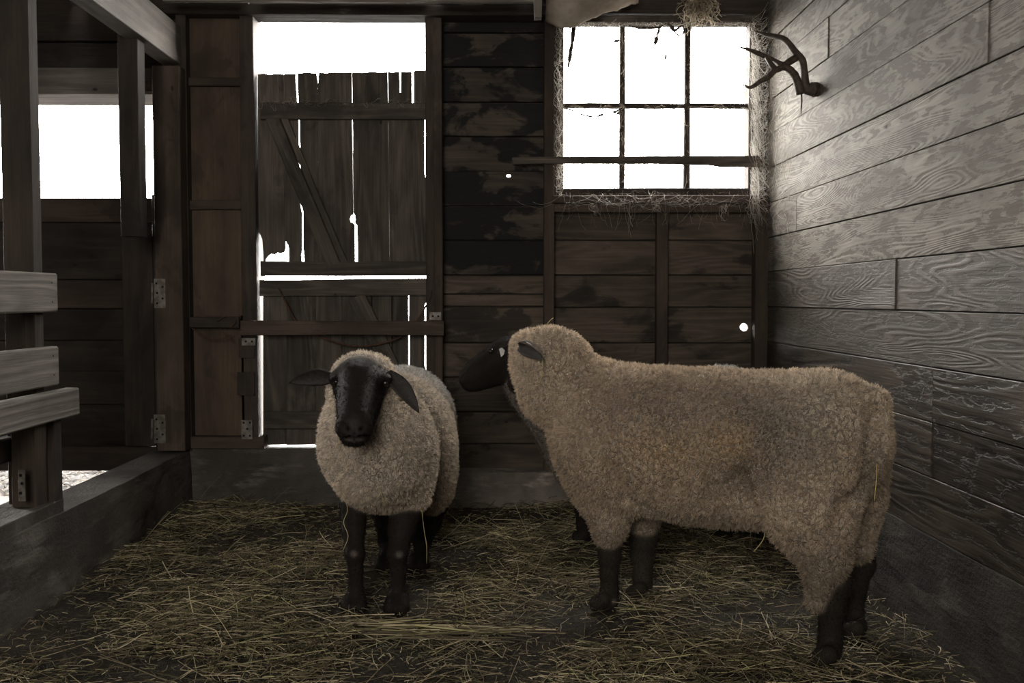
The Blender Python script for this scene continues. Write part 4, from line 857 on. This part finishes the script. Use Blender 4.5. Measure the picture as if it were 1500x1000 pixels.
def s_floor(N):
    M = N*3; x = rng.uniform(XL+.04, XR-.05, M); y = rng.uniform(1.9, D-.06, M)
    den = np.array([mnoise.noise(Vector((a*1.7, b*1.7, 7)))+.5*mnoise.noise(Vector((a*5, b*5, 2))) for a, b in zip(x, y)])
    pr = np.clip(.30+den*1.5, .03, 1)*np.where(x > XR-.35, .25, 1); k = rng.random(M) < pr; x = x[k][:N]; y = y[k][:N]; n = len(x)
    z = .004+.030*rng.random(n)**2+.02*np.clip(den[k][:N], 0, 1)
    yaw = rng.normal(0, .8, n)+np.where(rng.random(n) < .65, rng.uniform(0, 3.1, n), 0); L = rng.gamma(2.4, .045, n).clip(.025, .34); pitch = rng.normal(0, .14, n); up_ = rng.random(n) < .03; pitch = np.where(up_, rng.uniform(.3, .9, n), pitch); z = np.where(up_, z+L*.25*np.sin(pitch), z)
    if n < N: x, y, z = (np.resize(q, N) for q in (x, y, z)); yaw, L, pitch = (np.resize(q, N) for q in (yaw, L, pitch))
    return np.stack([x, y, z], 1), L, yaw, pitch, rng.normal(0, .016, N)
straw_mesh('straw', 14500, s_floor, M_straw, 'loose straw and hay strewn over the pen floor', 'straw')
def s_chaff(N):
    x = rng.uniform(XL+.03, XR-.04, N); y = rng.uniform(1.9, D-.05, N)
    return np.stack([x, y, .004+.014*rng.random(N)], 1), rng.uniform(.008, .045, N), rng.uniform(0, 6.28, N), rng.normal(0, .25, N), rng.normal(0, .003, N)
straw_mesh('chaff', 11000, s_chaff, M_straw, 'short chaff and broken bits of straw pressed into the dirt', 'straw', .0005, .0013)
# a few stalks caught on the sheep and the swathe before the left sheep
def stalk(pts, Ys, r, label, colr=(.42, .36, .18)):
    p = [P(u, v, Y) for (u, v), Y in zip(pts, Ys)]; V, F = tube_geo(p, [r]*len(p), 5, 3); c = sum(V, Vector())/len(V)
    me = mesh('stalk', [v-c for v in V], F, True); at = me.color_attributes.new('tint', 'FLOAT_COLOR', 'POINT'); at.data.foreach_set('color', np.tile(np.array([*colr, 1], np.float32), len(V)))
    o = link('straw_stalk', me, Matrix.Translation(c), None, M_straw); tag(o, label, 'straw'); return o
stalk([(497, 642), (490, 664), (484, 680), (482, 684)], [2.83, 2.86, 2.88, 2.88], .0011, 'straw stalk dangling under the chin of the front-facing sheep')
stalk([(495, 712), (505, 730), (509, 748), (503, 765), (510, 785), (503, 805)], [2.94, 2.98, 3.0, 3.01, 3.0, 3.0], .0011, 'curled stalk hanging beside the left foreleg of the front-facing sheep')
stalk([(618, 747), (621, 775), (625, 800), (625, 825)], [3.05, 3.1, 3.1, 3.12], .0011, 'long stalk hanging behind the right foreleg of the front-facing sheep')
stalk([(547, 700), (557, 718), (563, 740)], [2.90, 2.91, 2.93], .001, 'short stalk stuck in the breast wool of the front-facing sheep')
stalk([(1284, 680), (1284, 700), (1282, 720), (1281, 733)], [2.54, 2.53, 2.52, 2.52], .0013, 'yellow stalk hanging on the rump of the large sheep', (.5, .38, .12))
stalk([(1113, 752), (1120, 772), (1118, 790), (1104, 808)], [2.66, 2.66, 2.66, 2.66], .0013, 'curved stalk hanging from the belly of the large sheep at its thigh')
stalk([(796, 512), (795, 530), (793, 548), (790, 562)], [3.04, 3.04, 3.03, 3.03], .001, 'pale stalk hanging below the ear of the large sheep')
stalk([(800, 476), (806, 469), (811, 465)], [3.18, 3.17, 3.17], .0012, 'stalk sticking up from the head of the large sheep')
def s_swath(N):
    t = rng.random(N); u0 = P(640, 915, 2.9); x = rng.uniform(-.45, -.0, N); y = 2.80+rng.normal(0, .045, N)-.1*x; return np.stack([x, y, .012+.02*rng.random(N)], 1), rng.uniform(.2, .45, N), rng.normal(.02, .16, N), rng.normal(0, .03, N), rng.normal(0, .012, N)
straw_mesh('straw', 60, s_swath, M_straw, 'brighter swathe of long straw in front of the face-on sheep', 'straw', .0012, .0024)
# woodchips beyond the gate
N = 2600; x = rng.uniform(-3.2, -1.3, N); y = rng.uniform(D+.35, D+3.0, N); V = []; F = []
for i in range(N):
    a = random.uniform(0, 3.14); l = random.uniform(.02, .05); w_ = l*.35; c = Vector((x[i], y[i], -.04+random.uniform(0, .03))); ca_, sa_ = math.cos(a), math.sin(a); tz = random.uniform(-.012, .012)
    o_ = len(V); V += [c+Vector((ca_*l, sa_*l, tz)), c+Vector((-sa_*w_, ca_*w_, .004)), c-Vector((ca_*l, sa_*l, tz)), c+Vector((sa_*w_, -ca_*w_, .004)), c+Vector((0, 0, .012))]
    F += [(o_, o_+1, o_+4), (o_+1, o_+2, o_+4), (o_+2, o_+3, o_+4), (o_+3, o_, o_+4)]
o = link('wood_chips', mesh('chips', V, F), None, None, M_chip); tag(o, 'pale wood chips on the ground beyond the aisle gate', 'wood chips', 'stuff')

po = box('added_shade_board', (-4.5, D+.3, 2.52), (XL-.1, D+2.4, 2.55), M_dark, None, 0); tag(po, 'dark unseen board added outside above the aisle gate to shade the chips', 'shade_board', 'structure')  # board added out of view to keep sky light off the wood chips
